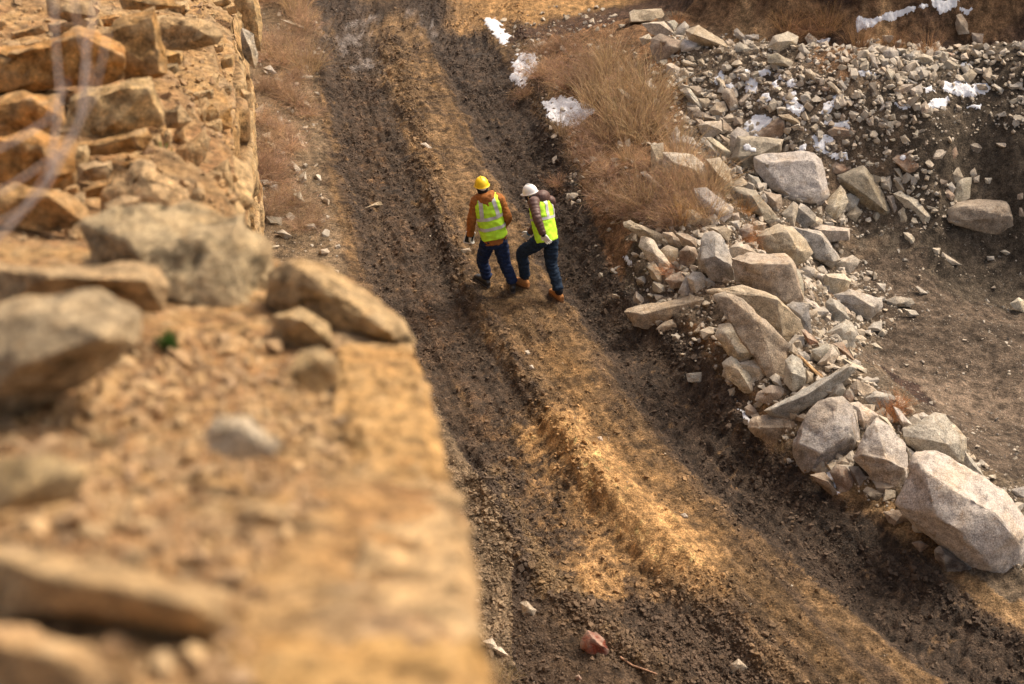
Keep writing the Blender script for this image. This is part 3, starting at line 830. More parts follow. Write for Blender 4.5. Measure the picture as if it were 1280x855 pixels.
tA = (740, 180, 8.0); tB = (860, 200, 6.38); tC = (860, 300, 6.38); tD = (860, 80, 6.38); tE = (740, 0, 3.887); tF = (900, 400, 6.38)
tG = (740, 180, 3.887); tH = (980, 180, 3.887); tI = (760, 360, 4.277); tJ = (940, 440, 2.85); tK = (1000, 0, 3.886); tL = (280, 0, 2.85); tM = (560, 540, 2.715); tN = (420, 300, 2.85)
t1 = (0, 0, 1.0)
RK = [
 # lower right
 (tJ, 'p', [(590,370),(660,368),(760,420),(830,455),(900,505),(950,570),(985,655),(960,700),(955,760),(900,785),(830,792),(770,765),(700,700),(640,640),(560,590),(522,545),(545,490),(560,440),(575,395)], [(610,420,.55),(660,590,.85),(740,640,1.0),(940,660,.75),(850,765,.55),(700,480,.8),(850,560,.95)], 'giant rounded pale boulder at the lower right end of the rock row', None),
 (tJ, 'g', [(270,165),(320,165),(355,195),(370,260),(382,310),(375,345),(330,370),(290,400),(240,425),(200,432),(165,395),(148,355),(152,310),(175,270),(200,220),(235,180)], [(300,255,.8),(345,290,.75),(165,325,.5),(250,360,.95),(310,180,.3)], 'big grey boulder with a scooped upper face beside the long grey beam of stone', None),
 (tJ, 'p', [(445,240),(490,270),(545,330),(552,400),(550,460),(500,505),(450,490),(430,450),(366,378),(385,330),(410,280)], [(480,385,.85),(545,415,.7),(390,365,.5),(440,260,.3)], 'pale angular boulder standing between the scooped grey boulder and the giant one', None),
 (tJ, 'g', [(50,205),(120,165),(230,110),(310,60),(350,40),(370,65),(340,90),(290,130),(240,160),(220,190),(150,235),(75,222)], [(60,208,.5),(200,150,.9),(345,52,.8)], 'long grey stone beam lying aslant across the pile', .22),
 (tJ, 't', [(0,240),(20,228),(130,218),(155,270),(162,300),(150,325),(80,330),(10,300),(-10,270)], [(138,268,.7),(25,270,.7),(125,228,.3)], 'squarish tan block below the end of the long grey beam at the road edge', None),
 (tJ, 'p', [(540,272),(600,245),(650,225),(690,230),(730,270),(758,310),(755,350),(750,405),(700,400),(640,365),(590,360),(560,330),(545,300)], [(640,262,.5),(700,330,.8),(610,310,.7)], 'brown stained pale boulder just behind the giant boulder on its pit side', None),
 (tJ, 'p', [(760,355),(800,400),(828,445),(790,435),(755,405)], [], None, None),
 (tJ, 'g', [(405,165),(440,138),(500,155),(515,175),(480,205),(430,200),(408,185)], [(450,158,.7)], None, None),
 (tJ, 't', [(350,125),(375,100),(430,125),(445,140),(410,165),(400,180),(365,165)], [], None, None),
 (tJ, 'w', [(350,185),(380,180),(450,225),(430,250),(400,275),(385,260),(355,230)], [], None, None),
 (tJ, 'g', [(265,165),(275,130),(290,95),(320,110),(335,135),(320,165),(290,160)], [], None, None),
 (tJ, 'br', [(335,135),(350,140),(370,180),(345,190),(325,165)], [], None, None),
 (tJ, 'w', [(450,225),(480,235),(510,280),(490,290),(460,250)], [], None, None),
 (tJ, 'p', [(505,195),(525,205),(570,260),(540,270),(520,240)], [], None, None),
 (tJ, 'p', [(570,225),(610,215),(635,230),(600,245)], [], None, None),
 (tJ, 'br', [(280,430),(300,402),(335,410),(355,440),(380,500),(355,520),(310,495)], [(320,440,.6)], None, None),
 (tJ, 'd', [(345,410),(380,410),(415,460),(400,500),(378,495)], [], None, None),
 (tJ, 'd', [(397,495),(410,480),(495,515),(480,545),(440,540),(402,515)], [], 'small dark slate block under the pale angular boulder', None),
 (tJ, 'p', [(548,335),(595,370),(560,390),(552,360)], [], None, None),
 (tJ, 'p', [(360,205),(372,210),(385,300),(370,290)], [], None, None),
 (tJ, 'd', [(650,710),(670,690),(780,770),(760,785),(700,790),(655,740)], [], None, None),
 (tJ, 'r', [(570,680),(600,672),(630,690),(600,715)], [], None, None),
 (tJ, 'br', [(470,570),(560,560),(565,600),(500,630)], [], None, None),
 (tJ, 'br', [(210,440),(260,430),(310,500),(330,520),(290,520)], [], None, None),
 (tJ, 'g', [(925,490),(975,478),(975,520),(940,520)], [], None, None),
 # middle, by the road
 (tI, 't', [(100,125),(115,105),(250,80),(330,85),(430,55),(500,30),(550,35),(574,65),(560,110),(520,155),(440,185),(390,195),(280,180),(230,220),(150,200)], [(470,150,.6),(510,60,.7),(300,120,.6),(180,140,.5)], 'long lumpy ochre boulder lying along the road edge', None),
 (tI, 't', [(265,215),(300,185),(370,160),(390,180),(392,230),(340,250),(280,245)], [(350,190,.6)], None, None),
 (tI, 'ww', [(575,260),(600,200),(680,195),(745,188),(790,240),(845,320),(805,385),(750,397),(700,395),(660,370),(610,310)], [(700,352,.9),(835,325,.5),(620,240,.6),(770,345,.9),(720,230,.7)], 'whitish angular boulder on top of the leaning brown slab', None),
 (tI, 'w', [(615,405),(660,365),(690,385),(760,460),(812,545),(790,597),(740,570),(690,530),(640,480)], [(700,440,.8),(760,540,.6)], 'log shaped speckled stone beneath the whitish boulder', None),
 (tI, 'w', [(700,405),(740,395),(800,380),(840,410),(870,480),(850,520),(810,525),(770,470)], [(810,430,.7)], None, None),
 (tI, 'gb', [(575,50),(640,35),(720,70),(800,150),(850,200),(970,300),(940,400),(920,530),(885,520),(870,440),(820,390),(760,330),(680,200),(590,100)], [(890,420,.3),(660,60,.2),(800,180,.35)], 'large leaning brown slab reaching down beside the whitish boulder', .2),
 (tI, 't', [(540,20),(620,0),(720,-10),(900,45),(925,85),(1020,170),(1038,230),(970,300),(860,200),(740,90),(640,30)], [(905,60,.8),(935,260,.5),(760,50,.5)], 'broad tan slab with a pale broken end above the leaning brown slab', .3),
 (tI, 'p', [(950,390),(985,350),(1040,390),(1062,470),(1060,520),(990,550),(940,500)], [(1050,480,.6),(980,450,.8)], None, None),
 (tI, 't', [(800,560),(870,520),(920,530),(975,565),(940,600),(870,625),(790,600)], [(880,560,.7)], None, None),
 (tI, 't', [(640,545),(680,530),(700,560),(670,590),(640,585)], [], None, None),
 (tI, 'br', [(730,640),(760,620),(805,665),(780,700),(740,680)], [], None, None),
 (tI, 'g', [(640,610),(655,600),(672,650),(645,640)], [], None, None),
 (tI, 't', [(630,500),(690,500),(680,525),(640,520)], [], None, None),
 (tI, 'g', [(420,460),(500,450),(530,490),(500,520),(430,500)], [], None, None),
 # tall boulder group
 (tG, 'g', [(590,430),(625,445),(655,490),(680,560),(698,620),(690,680),(640,680),(580,650),(525,600),(515,560),(530,520),(535,470),(550,440)], [(530,560,.6),(600,545,.95),(685,595,.6),(600,470,.5)], 'tall grey boulder with a pale cracked top in the middle of the pile', None),
 (tG, 'w', [(240,450),(265,447),(300,470),(340,540),(405,620),(370,650),(330,640),(290,580),(230,500)], [(310,540,.7)], 'pinkish white wedge leaning at the road edge below the dry bushes', None),
 (tG, 't', [(270,600),(300,570),(330,610),(355,680),(330,690),(290,650)], [], None, None),
 (tG, 't', [(335,515),(370,490),(415,510),(420,550),(385,575),(350,550)], [], None, None),
 (tG, 'br', [(425,525),(460,495),(500,505),(520,550),(500,600),(460,610),(430,580)], [(475,515,.8)], None, None),
 (tG, 'd', [(385,575),(410,570),(450,610),(445,630),(400,605)], [], None, None),
 (tG, 'br', [(355,660),(380,640),(430,620),(462,670),(430,700),(390,700)], [], None, None),
 (tG, 'g', [(420,715),(450,690),(460,635),(495,675),(490,740),(440,745)], [], None, None),
 (tG, 'p', [(465,650),(490,622),(530,625),(560,660),(550,710),(510,730),(480,700)], [], None, None),
 (tG, 'b', [(548,660),(570,650),(600,680),(560,700)], [], None, None),
 (tG, 'br', [(410,435),(450,432),(500,460),(510,500),(490,500),(440,490)], [], None, None),
 (tG, 't', [(345,430),(390,430),(430,470),(430,510),(380,485),(350,450)], [], None, None),
 (tG, 't', [(155,380),(190,373),(240,400),(340,440),(365,470),(340,505),(290,470),(200,430),(160,405)], [(260,420,.6)], 'long tan stone along the foot of the dry bushes', None),
 (tG, 'w', [(440,350),(460,320),(500,320),(532,350),(530,380),(510,400),(450,410),(440,380)], [(500,350,.7)], 'cream stone with a red underside poking out of the dry bushes', None),
 (tG, 'w', [(235,140),(260,135),(310,180),(360,220),(350,240),(300,210)], [], None, None),
 (tG, 'w', [(400,270),(420,265),(470,300),(445,330),(410,300)], [], None, None),
 (tG, 'w', [(350,45),(440,45),(490,52),(540,100),(580,185),(530,190),(470,210),(420,200),(350,130)], [(490,120,.7),(400,90,.6)], 'big cream boulder half hidden by yellow grass', None),
 (tG, 't', [(285,10),(345,0),(348,180),(330,200),(290,150)], [(310,60,.4)], 'upright tan slab standing in the dry grass', None),
 (tG, 't', [(560,80),(620,70),(670,130),(680,190),(650,260),(640,250),(610,180),(575,150)], [], None, None),
 (tG, 'g', [(590,200),(610,180),(640,185),(650,220),(620,235)], [], None, None),
 (tG, 'p', [(500,220),(560,215),(600,265),(650,290),(685,315),(670,350),(640,375),(610,385),(580,330),(520,290)], [(600,320,.6)], None, None),
 (tB, 'gg', [(320,240),(350,210),(430,225),(540,245),(600,320),(700,440),(705,470),(640,505),(600,470),(570,400),(470,330),(380,320)], [(510,285,.8),(610,480,.5),(575,390,.7),(420,270,.6)], 'grey tan slab with a slanting right face, left of the great flat slab', None),
 (tB, 't', [(560,610),(600,570),(720,520),(830,540),(930,640),(985,735),(940,790),(850,850),(780,790),(640,760),(565,730)], [(600,600,.6),(800,570,.8),(850,820,.5),(880,720,.95),(640,700,.6)], 'large rust stained tan block above the pinkish brown slab', None),
 (tB, 'g', [(830,535),(1060,575),(1100,620),(1210,790),(1140,850),(1000,780),(930,640)], [(970,670,.6),(1060,600,.7),(1160,810,.5),(1020,780,.4)], 'layered grey boulder with a pale end, right of the rust stained block', None),
 (tB, 'b', [(860,400),(900,350),(960,380),(1020,440),(1010,500),(920,545),(855,530)], [(880,380,.7),(1000,480,.5)], 'blue grey triangular boulder under the great flat slab', None),
 (tB, 'w', [(840,335),(880,360),(850,530),(820,520),(750,430)], [], None, None),
 (tB, 'w', [(1000,440),(1080,480),(1060,540),(960,545),(1010,500)], [], None, None),
 (tB, 'w', [(960,520),(1010,510),(1276,545),(1280,640),(1120,645),(1060,600),(990,570)], [(1060,560,.8),(1270,565,.7)], 'low cream ledge stone with a grey shaded front beside the pit floor', None),
 (tB, 'w', [(1075,400),(1110,330),(1215,205),(1250,250),(1276,340),(1200,440),(1190,480),(1100,450)], [(1160,380,.9),(1190,420,.6)], 'cream pyramid shaped rock right of the great flat slab', None),
 (tG, 'p', [(800,75),(835,55),(1060,37),(1110,85),(1140,190),(1150,245),(1115,300),(1060,298),(960,280),(925,250),(850,190),(805,125)], [(830,90,.9),(930,225,.95),(1060,270,.95),(1120,230,.9),(1080,80,.9),(960,252,.9)], 'great flat pale slab lying tilted near the top of the rubble', .17),
 (tH, 'gg', [(265,155),(385,110),(440,150),(470,210),(480,260),(525,330),(500,362),(440,350),(360,280),(290,220),(270,185)], [(390,140,.7),(490,320,.8),(330,200,.7)], 'mossy grey brown tongue of rock right of the cream pyramid', .3),
 (tH, 'w', [(340,100),(395,62),(480,85),(493,120),(445,150),(400,125)], [(430,95,.6)], None, None),
 (tH, 'r', [(530,75),(570,45),(640,28),(665,100),(668,140),(620,150),(580,125)], [(600,70,.7),(590,125,.8),(655,110,.7)], 'rust brown block with a dab of snow on top', None),
 (tH, 'r', [(230,110),(250,85),(310,100),(330,120),(280,150),(235,150)], [], None, None),
 (tH, 'p', [(460,165),(520,145),(535,190),(520,240),(480,215)], [], None, None),
 (tH, 't', [(535,120),(560,120),(590,180),(570,180)], [], None, None),
 (tH, 'gg', [(535,150),(560,170),(600,240),(560,235),(540,200)], [], None, None),
 (tH, 'w', [(535,245),(570,230),(620,270),(660,275),(725,350),(715,385),(670,400),(620,350),(600,300)], [(600,270,.6),(690,350,.8)], 'long cream stone pointing down to the pit floor', None),
 (tH, 'k', [(500,255),(530,250),(575,325),(540,345),(510,290)], [], None, None),
 (tH, 't', [(555,330),(580,307),(620,350),(600,400),(560,380)], [], None, None),
 (tH, 'p', [(600,395),(620,385),(675,450),(640,450),(605,420)], [], None, None),
 (tH, 'g', [(295,250),(320,240),(368,265),(345,320),(310,332),(290,310)], [], None, None),
 (tH, 't', [(300,345),(350,300),(380,330),(350,375),(320,370)], [], None, None),
 (tH, 'w', [(580,430),(620,432),(657,470),(650,500),(620,495),(590,460)], [], None, None),
 (tH, 'w', [(215,590),(245,565),(330,543),(365,565),(355,595),(320,630),(260,628),(220,615)], [(300,570,.8)], 'cream loaf shaped boulder at the inner foot of the pile', None),
 (tH, 'w', [(198,650),(205,632),(290,632),(325,670),(310,705),(240,735),(198,710)], [(215,645,.7),(300,660,.8)], 'cream cube shaped boulder below the loaf shaped one', None),
 (tH, 'p', [(245,735),(320,710),(470,750),(475,790),(440,830),(410,855),(330,810),(280,770)], [(430,790,.8),(340,735,.5)], 'flat topped pale boulder at the pit side of the cube shaped one', None),
 (tH, 'g', [(205,770),(230,750),(280,780),(320,850),(250,870),(210,830)], [], None, None),
 (tH, 'p', [(80,610),(110,590),(150,605),(145,640),(100,655)], [], None, None),
 (tH, 'p', [(150,640),(165,625),(205,635),(185,670)], [], None, None),
 (tH, 'gb', [(795,315),(860,285),(1075,260),(1130,310),(1140,385),(1130,460),(1000,455),(900,415),(800,385)], [(850,305,.8),(1080,285,.7),(1105,350,.9),(805,375,.7)], 'big grey brown block lying alone at the back of the pit floor', None),
 (tH, 'w', [(815,300),(840,190),(860,170),(910,165),(900,260),(860,285)], [(860,200,.4)], 'narrow cream slab leaning on the lone grey brown block', None),
 (tH, 'w', [(715,70),(745,15),(790,35),(770,75),(720,85)], [], None, None),
 (tH, 'w', [(778,35),(795,0),(814,0),(800,45)], [], None, None),
 (tH, 'r', [(780,65),(835,15),(845,50),(820,90),(800,95)], [], None, None),
 (tH, 'w', [(750,90),(795,65),(800,105),(760,105)], [], None, None),
 (tH, 'd', [(900,0),(940,-5),(975,20),(940,45),(905,30)], [], None, None),
 (tH, 'k', [(1030,-5),(1080,-5),(1090,20),(1050,15)], [], None, None),
 (tH, 't', [(800,125),(850,115),(870,160),(830,190),(810,180)], [], None, None),
 (tH, 'w', [(900,140),(928,112),(938,150),(915,168)], [], None, None),
 (tH, 'w', [(920,165),(950,152),(948,185),(925,186)], [], None, None),
 (tH, 'p', [(975,165),(1010,165),(1000,195),(980,190)], [], None, None),
 (tH, 'br', [(1130,245),(1170,225),(1170,275),(1135,275)], [], None, None),
 (tH, 'br', [(1135,300),(1170,285),(1170,360),(1140,355)], [], None, None),
 (tH, 'p', [(625,260),(670,225),(682,235),(650,270)], [], None, None),
 (tH, 'p', [(680,295),(760,305),(755,325),(700,330)], [], None, None),
 (tH, 'r', [(770,230),(800,220),(830,250),(815,275),(780,260)], [], None, None),
 (tH, 'g', [(780,195),(815,185),(835,215),(820,240)], [], None, None),
 (tH, 'w', [(495,760),(540,742),(620,750),(635,775),(600,790),(520,790)], [], None, None),
 (tH, 'p', [(450,675),(495,680),(490,720),(455,705)], [], None, None),
 (tH, 'p', [(580,800),(640,810),(655,830),(610,840)], [], None, None),
 (tH, 'w', [(770,525),(800,550),(860,585),(760,590)], [], None, None),
 (tH, 'ww', [(1100,775),(1140,745),(1170,760),(1170,820),(1120,800)], [], None, None),
 (tH, 'w', [(715,505),(760,505),(760,540),(730,540)], [], None, None),
 (tH, 'p', [(1050,522),(1075,514),(1105,530),(1080,540)], [], None, None),
 (tH, 'p', [(640,695),(650,690),(700,725),(660,730)], [], None, None),
 (tH, 'g', [(985,545),(1020,545),(1022,562),(990,566)], [], None, None),
 # middle right
 (tC, 'k', [(360,150),(480,115),(760,115),(830,180),(860,300),(915,500),(800,530),(740,480),(600,400),(400,330),(375,220)], [(825,190,.8),(500,190,.9),(780,500,.5)], 'large pinkish brown slab with a straight top edge in the middle of the pile', None),
 (tC, 'g', [(390,350),(440,260),(490,205),(530,240),(620,330),(690,370),(715,445),(600,430),(500,400)], [(530,330,1.0),(600,330,.4)], 'streaky grey and white wedge in front of the pinkish brown slab', None),
 (tC, 'p', [(835,215),(890,250),(920,340),(925,460),(905,490),(860,320)], [], None, None),
 (tC, 'b', [(790,520),(840,500),(960,510),(970,600),(990,740),(930,720),(880,640),(850,560)], [], None, None),
 (tC, 'p', [(910,490),(940,460),(1060,560),(1140,590),(1130,630),(1060,590),(970,550)], [], None, None),
 (tC, 't', [(960,570),(1040,560),(1020,610),(960,650)], [], None, None),
 (tC, 'g', [(1110,540),(1130,470),(1190,480),(1250,530),(1270,590),(1180,600),(1120,590)], [], None, None),
 (tC, 'br', [(930,360),(970,355),(990,420),(960,430)], [], None, None),
 (tC, 'k', [(960,400),(1000,430),(1015,500),(980,480)], [], None, None),
 (tF, 'p', [(830,120),(920,60),(1000,0),(1050,20),(1085,110),(1060,200),(1010,210),(960,150),(880,110)], [(970,60,.9),(1000,150,.5)], 'pale folded looking rock with dark streaks by the dark damp soil', None),
 (tF, 'g', [(725,240),(860,190),(880,240),(800,340),(760,320)], [], None, None),
 (tF, 'ww', [(780,345),(900,210),(945,280),(900,355),(820,375)], [], None, None),
 (tF, 't', [(555,240),(580,185),(620,240),(620,280),(570,270)], [], None, None),
 (tF, 'g', [(625,255),(680,250),(720,300),(690,350),(630,290)], [], None, None),
 (tF, 'o', [(610,280),(640,280),(820,450),(790,460)], [], None, None),
 (tF, 't', [(690,400),(745,430),(740,480),(690,510)], [], None, None),
 (tF, 'r', [(650,80),(680,75),(800,190),(720,230),(680,140)], [], None, None),
 (tF, 'r', [(900,190),(980,180),(1080,330),(1000,290)], [], None, None),
 (tF, 'r', [(910,225),(1005,260),(1000,300),(930,265)], [], None, None),
 (tF, 'w', [(940,285),(1060,340),(1165,390),(1165,425),(1080,400),(990,350)], [], None, None),
 (tF, 't', [(1040,425),(1140,435),(1130,475),(1045,460)], [], None, None),
 (tF, 'p', [(835,370),(885,360),(880,415),(840,410)], [], None, None),
 (tF, 'p', [(1175,70),(1230,20),(1290,5),(1290,90),(1230,85)], [], None, None),
 (tF, 'ww', [(1135,90),(1200,75),(1215,130),(1160,110)], [], None, None),
 (tF, 'w', [(1200,190),(1240,180),(1300,230),(1250,235)], [], None, None),
 (tB, 'w', [(515,500),(550,485),(625,505),(600,570),(560,575),(520,550)], [], None, None),
 (tB, 'k', [(400,560),(470,510),(515,520),(515,600),(440,620)], [], None, None),
 (tB, 'g', [(340,490),(410,480),(415,560),(350,540)], [], None, None),
 (tB, 't', [(355,180),(430,140),(490,200),(440,230),(350,230)], [], None, None),
 (tB, 'g', [(480,110),(560,140),(620,240),(560,250),(490,190)], [], None, None),
 (tB, 'b', [(570,290),(610,265),(640,320),(620,360)], [], None, None),
 (tB, 'k', [(600,250),(740,280),(750,350),(720,410),(680,410),(620,340)], [], None, None),
 (tB, 'w', [(330,700),(400,660),(480,680),(550,745),(430,770),(360,790)], [(400,690,.7)], None, None),
 (tB, 't', [(180,540),(280,530),(350,560),(320,650),(270,610)], [], None, None),
 (tB, 'd', [(200,250),(250,255),(300,330),(290,350),(220,300)], [], None, None),
 (tB, 'b', [(1075,490),(1160,500),(1150,525),(1080,520)], [], None, None),
 (tB, 'w', [(1200,470),(1240,420),(1265,480),(1250,520)], [], None, None),
 (tB, 't', [(1090,470),(1130,455),(1190,500),(1120,500)], [], None, None),
 (tB, 't', [(935,380),(1065,370),(1070,440),(1010,430)], [], None, None),
 (tB, 'k', [(330,430),(400,420),(420,480),(350,490)], [], None, None),
 (tB, 'g', [(170,30),(300,60),(330,110),(250,120),(180,90)], [], None, None),
 (tB, 'w', [(230,300),(360,380),(340,440),(260,500),(230,440)], [], None, None),
 (tB, 'g', [(380,40),(430,60),(440,115),(390,100)], [], None, None),
 (tB, 't', [(190,160),(240,160),(290,200),(290,260),(200,230)], [], None, None),
 # upper middle
 (tD, 't', [(115,70),(170,50),(210,90),(150,125)], [], None, None),
 (tD, 'k', [(290,150),(330,100),(355,130),(310,170)], [], None, None),
 (tD, 'k', [(270,230),(300,190),(360,200),(400,330),(390,370),(340,370),(290,290)], [(330,240,.6)], 'upright pinkish brown stone above the snow patch', None),
 (tD, 't', [(405,300),(470,235),(505,240),(450,330),(420,330)], [], None, None),
 (tD, 'g', [(455,330),(500,295),(515,340),(480,355)], [], None, None),
 (tD, 't', [(565,300),(600,295),(615,360),(590,370)], [], None, None),
 (tD, 'w', [(650,310),(680,275),(745,320),(720,375),(680,380),(650,350)], [], None, None),
 (tD, 'g', [(610,310),(645,305),(645,355),(620,355)], [], None, None),
 (tD, 't', [(170,370),(230,305),(290,300),(315,370),(280,415),(200,410)], [], None, None),
 (tD, 't', [(280,430),(320,400),(380,420),(360,470),(300,460)], [], None, None),
 (tD, 'br', [(360,470),(385,425),(430,430),(445,490),(415,510),(370,490)], [], None, None),
 (tD, 'w', [(80,490),(140,460),(265,455),(265,540),(200,580),(130,590)], [(150,480,.8),(250,520,.6)], 'cream block with a sloping face left of the dark snowy block', None),
 (tD, 'br', [(260,500),(280,440),(365,530),(330,560),(270,550)], [], None, None),
 (tD, 'd', [(0,350),(60,350),(190,430),(220,440),(80,480),(10,430)], [], 'dark flat slab among cream stones', None),
 (tD, 'w', [(0,330),(80,320),(90,370),(20,350)], [], None, None),
 (tD, 'g', [(-20,190),(20,200),(110,330),(100,345),(30,290)], [], None, None),
 (tD, 'br', [(0,180),(70,175),(130,200),(110,265),(50,260)], [], None, None),
 (tD, 't', [(80,275),(160,275),(190,310),(140,355),(100,330)], [], None, None),
 (tD, 'p', [(340,560),(400,505),(480,550),(490,575),(395,600),(370,730),(345,720)], [], None, None),
 (tD, 'gg', [(400,580),(600,590),(755,605),(720,710),(590,740),(540,820),(480,860),(400,800),(350,750),(390,640)], [(580,720,.7),(730,640,.5),(420,600,.5),(400,740,.7)], 'dark damp block capped with two dabs of snow beside the great flat slab', None),
 (tD, 'br', [(550,550),(720,430),(770,450),(775,600),(600,590)], [(765,460,.5)], 'brown wedge with snow lying on its top', None),
 (tD, 't', [(720,410),(800,400),(900,460),(930,510),(860,490),(760,440)], [], 'flat tan slab jutting over the brown wedge', None),
 (tD, 'g', [(980,430),(1010,405),(1050,430),(1040,470),(990,470)], [], None, None),
 (tD, 'g', [(900,250),(960,230),(985,290),(930,320),(900,290)], [], None, None),
 (tD, 't', [(985,500),(1020,475),(1050,500),(1040,540),(990,540)], [], None, None),
 (tD, 't', [(940,80),(980,50),(1045,120),(1020,140),(950,95)], [], None, None),
 (tD, 'w', [(1050,120),(1080,105),(1090,130),(1070,175),(1050,165)], [], None, None),
 (tD, 't', [(1110,150),(1140,135),(1225,220),(1220,260),(1180,230)], [], None, None),
 (tD, 'g', [(1200,140),(1230,130),(1270,190),(1250,210),(1215,190)], [], None, None),
 (tD, 'r', [(1070,180),(1130,190),(1130,215),(1075,215)], [], None, None),
 (tK, 'br', [(135,640),(160,615),(250,612),(300,640),(290,665),(240,685),(170,675)], [(170,625,.6),(270,640,.6)], 'broad brown boulder ringed with snow on the rubble slope', None),
 (tD, 'd', [(1100,640),(1190,640),(1200,690),(1150,700)], [], None, None),
 (tD, 'g', [(1160,390),(1215,390),(1230,430),(1180,435)], [], None, None),
 (tD, 't', [(765,60),(800,50),(840,90),(800,100),(775,85)], [], None, None),
 (tD, 't', [(885,70),(905,55),(925,110),(890,105)], [], None, None),
 (tD, 'w', [(150,590),(190,585),(260,660),(340,700),(330,740),(270,760),(200,690)], [], None, None),
 (tD, 'p', [(95,590),(130,600),(250,720),(260,750),(180,740)], [], None, None),
 (tD, 'b', [(-15,590),(30,600),(75,680),(20,715),(-15,700)], [], None, None),
 (tD, 'g', [(140,760),(260,760),(350,850),(180,855)], [], None, None),
 (tD, 't', [(250,560),(330,600),(330,660),(290,640)], [], None, None),
 # top middle
 (tE, 't', [(185,60),(205,48),(335,42),(360,100),(320,108),(185,112)], [(300,52,.6),(320,104,.9),(190,105,.8)], 'rectangular tan block with a bright broken end, topmost of the two stacked blocks', None),
 (tE, 'w', [(245,115),(320,110),(350,105),(400,165),(355,180),(290,165)], [(325,112,.8)], 'lower of the two stacked blocks, with a bright right face', None),
 (tE, 'br', [(290,190),(330,165),(430,200),(435,235),(400,255),(340,300),(310,300),(285,230)], [(330,200,.5),(400,230,.6)], 'earth covered brown slab below the two stacked blocks', None),
 (tE, 'p', [(365,105),(400,98),(418,115),(400,155),(375,140)], [], None, None),
 (tE, 'p', [(405,165),(415,135),(450,105),(470,125),(465,150),(430,180)], [], None, None),
 (tE, 't', [(458,150),(520,125),(560,150),(640,200),(668,235),(640,245),(560,230),(470,190)], [(560,190,.8),(490,165,.7)], 'long pointed tan slab near the crest of the rubble', .25),
 (tE, 'p', [(432,215),(445,190),(510,205),(512,235),(480,258),(435,250)], [], None, None),
 (tE, 'w', [(240,180),(275,165),(295,190),(250,225),(230,185)], [], None, None),
 (tE, 'w', [(690,150),(705,138),(765,195),(750,210),(700,180)], [], None, None),
 (tE, 'w', [(862,225),(880,180),(950,155),(998,180),(995,215),(960,235),(905,258)], [(900,200,.8),(970,200,.7)], 'cream angular boulder perched on the crest of the rubble', None),
 (tE, 'ww', [(1035,185),(1055,160),(1092,190),(1080,225),(1050,210)], [], 'small bluish white block on the crest beside snow', None),
 (tE, 'w', [(362,315),(385,307),(425,330),(420,385),(395,395),(362,370)], [(390,330,.8)], None, None),
 (tE, 't', [(425,335),(450,330),(480,360),(470,380),(425,378)], [], None, None),
 (tE, 't', [(440,300),(460,292),(510,312),(500,325),(445,315)], [], None, None),
 (tE, 't', [(515,290),(535,285),(560,315),(540,335),(518,315)], [], None, None),
 (tE, 'gg', [(850,265),(900,258),(940,285),(975,300),(965,330),(930,310),(860,305)], [], None, None),
 (tE, 'g', [(430,440),(460,428),(530,510),(535,530),(500,520)], [], None, None),
 (tE, 'b', [(385,680),(440,665),(490,670),(520,710),(470,745),(430,730),(380,715)], [(450,690,.8)], 'blue grey boulder above the big cream boulder', None),
 (tE, 'ww', [(385,650),(410,612),(428,640),(425,680),(395,690)], [], None, None),
 (tE, 'p', [(530,690),(560,680),(625,740),(620,770),(570,740)], [], None, None),
 (tE, 'p', [(255,400),(280,392),(325,440),(315,475),(275,460)], [], None, None),
 (tE, 'w', [(125,430),(150,435),(240,505),(230,520),(160,480)], [], 'cream slab lying in the dry grass of the bank', None),
 (tE, 't', [(1040,345),(1060,335),(1105,380),(1090,400),(1045,365)], [], None, None),
 (tE, 'g', [(690,225),(720,205),(770,235),(750,260),(700,255)], [], None, None),
 (tE, 'p', [(745,170),(810,168),(812,195),(760,195)], [], None, None),
 (tE, 't', [(640,450),(660,440),(680,450),(650,470)], [], None, None),
 (tE, 'w', [(765,270),(790,268),(808,290),(790,296)], [], None, None),
 (tE, 'w', [(808,308),(835,302),(840,320),(812,325)], [], None, None),
 # crest pile
 (tK, 'p', [(335,262),(360,255),(382,335),(350,320)], [], None, None),
 (tK, 'p', [(330,235),(350,218),(382,257),(335,260)], [], None, None),
 (tK, 'g', [(315,200),(350,185),(365,225),(335,230)], [], None, None),
 (tK, 'p', [(370,230),(400,222),(430,235),(420,260),(390,260)], [], None, None),
 (tK, 'g', [(405,250),(440,230),(475,250),(480,290),(430,300),(405,280)], [], None, None),
 (tK, 'g', [(470,235),(500,235),(510,265),(480,270)], [], None, None),
 (tK, 'g', [(520,270),(545,250),(565,275),(540,290)], [], None, None),
 (tK, 't', [(470,300),(490,290),(505,320),(480,345)], [], None, None),
 (tK, 'g', [(390,285),(430,285),(435,325),(400,325)], [], None, None),
 (tK, 'p', [(418,340),(430,330),(460,350),(458,405),(430,400)], [], None, None),
 (tK, 'w', [(460,360),(480,355),(500,385),(495,415),(470,418)], [], None, None),
 (tK, 't', [(470,345),(530,350),(525,375),(490,370)], [], None, None),
 (tK, 'p', [(530,380),(570,320),(615,330),(600,375),(560,395)], [(580,350,.6)], None, None),
 (tK, 'p', [(505,395),(520,380),(580,405),(570,415)], [], None, None),
 (tK, 'k', [(455,435),(500,410),(550,410),(520,465),(470,470)], [], 'pinkish grey block in the crest pile', None),
 (tK, 'p', [(538,435),(590,405),(595,450),(565,478),(540,465)], [], None, None),
 (tK, 'w', [(565,280),(600,260),(640,275),(650,300),(600,310)], [], None, None),
 (tK, 'w', [(655,280),(690,250),(720,255),(720,290),(680,295)], [], None, None),
 (tK, 'r', [(715,250),(755,265),(740,280),(718,272)], [], None, None),
 (tK, 'w', [(720,290),(730,275),(770,295),(755,310)], [], None, None),
 (tK, 'g', [(670,330),(690,305),(720,320),(700,345)], [], None, None),
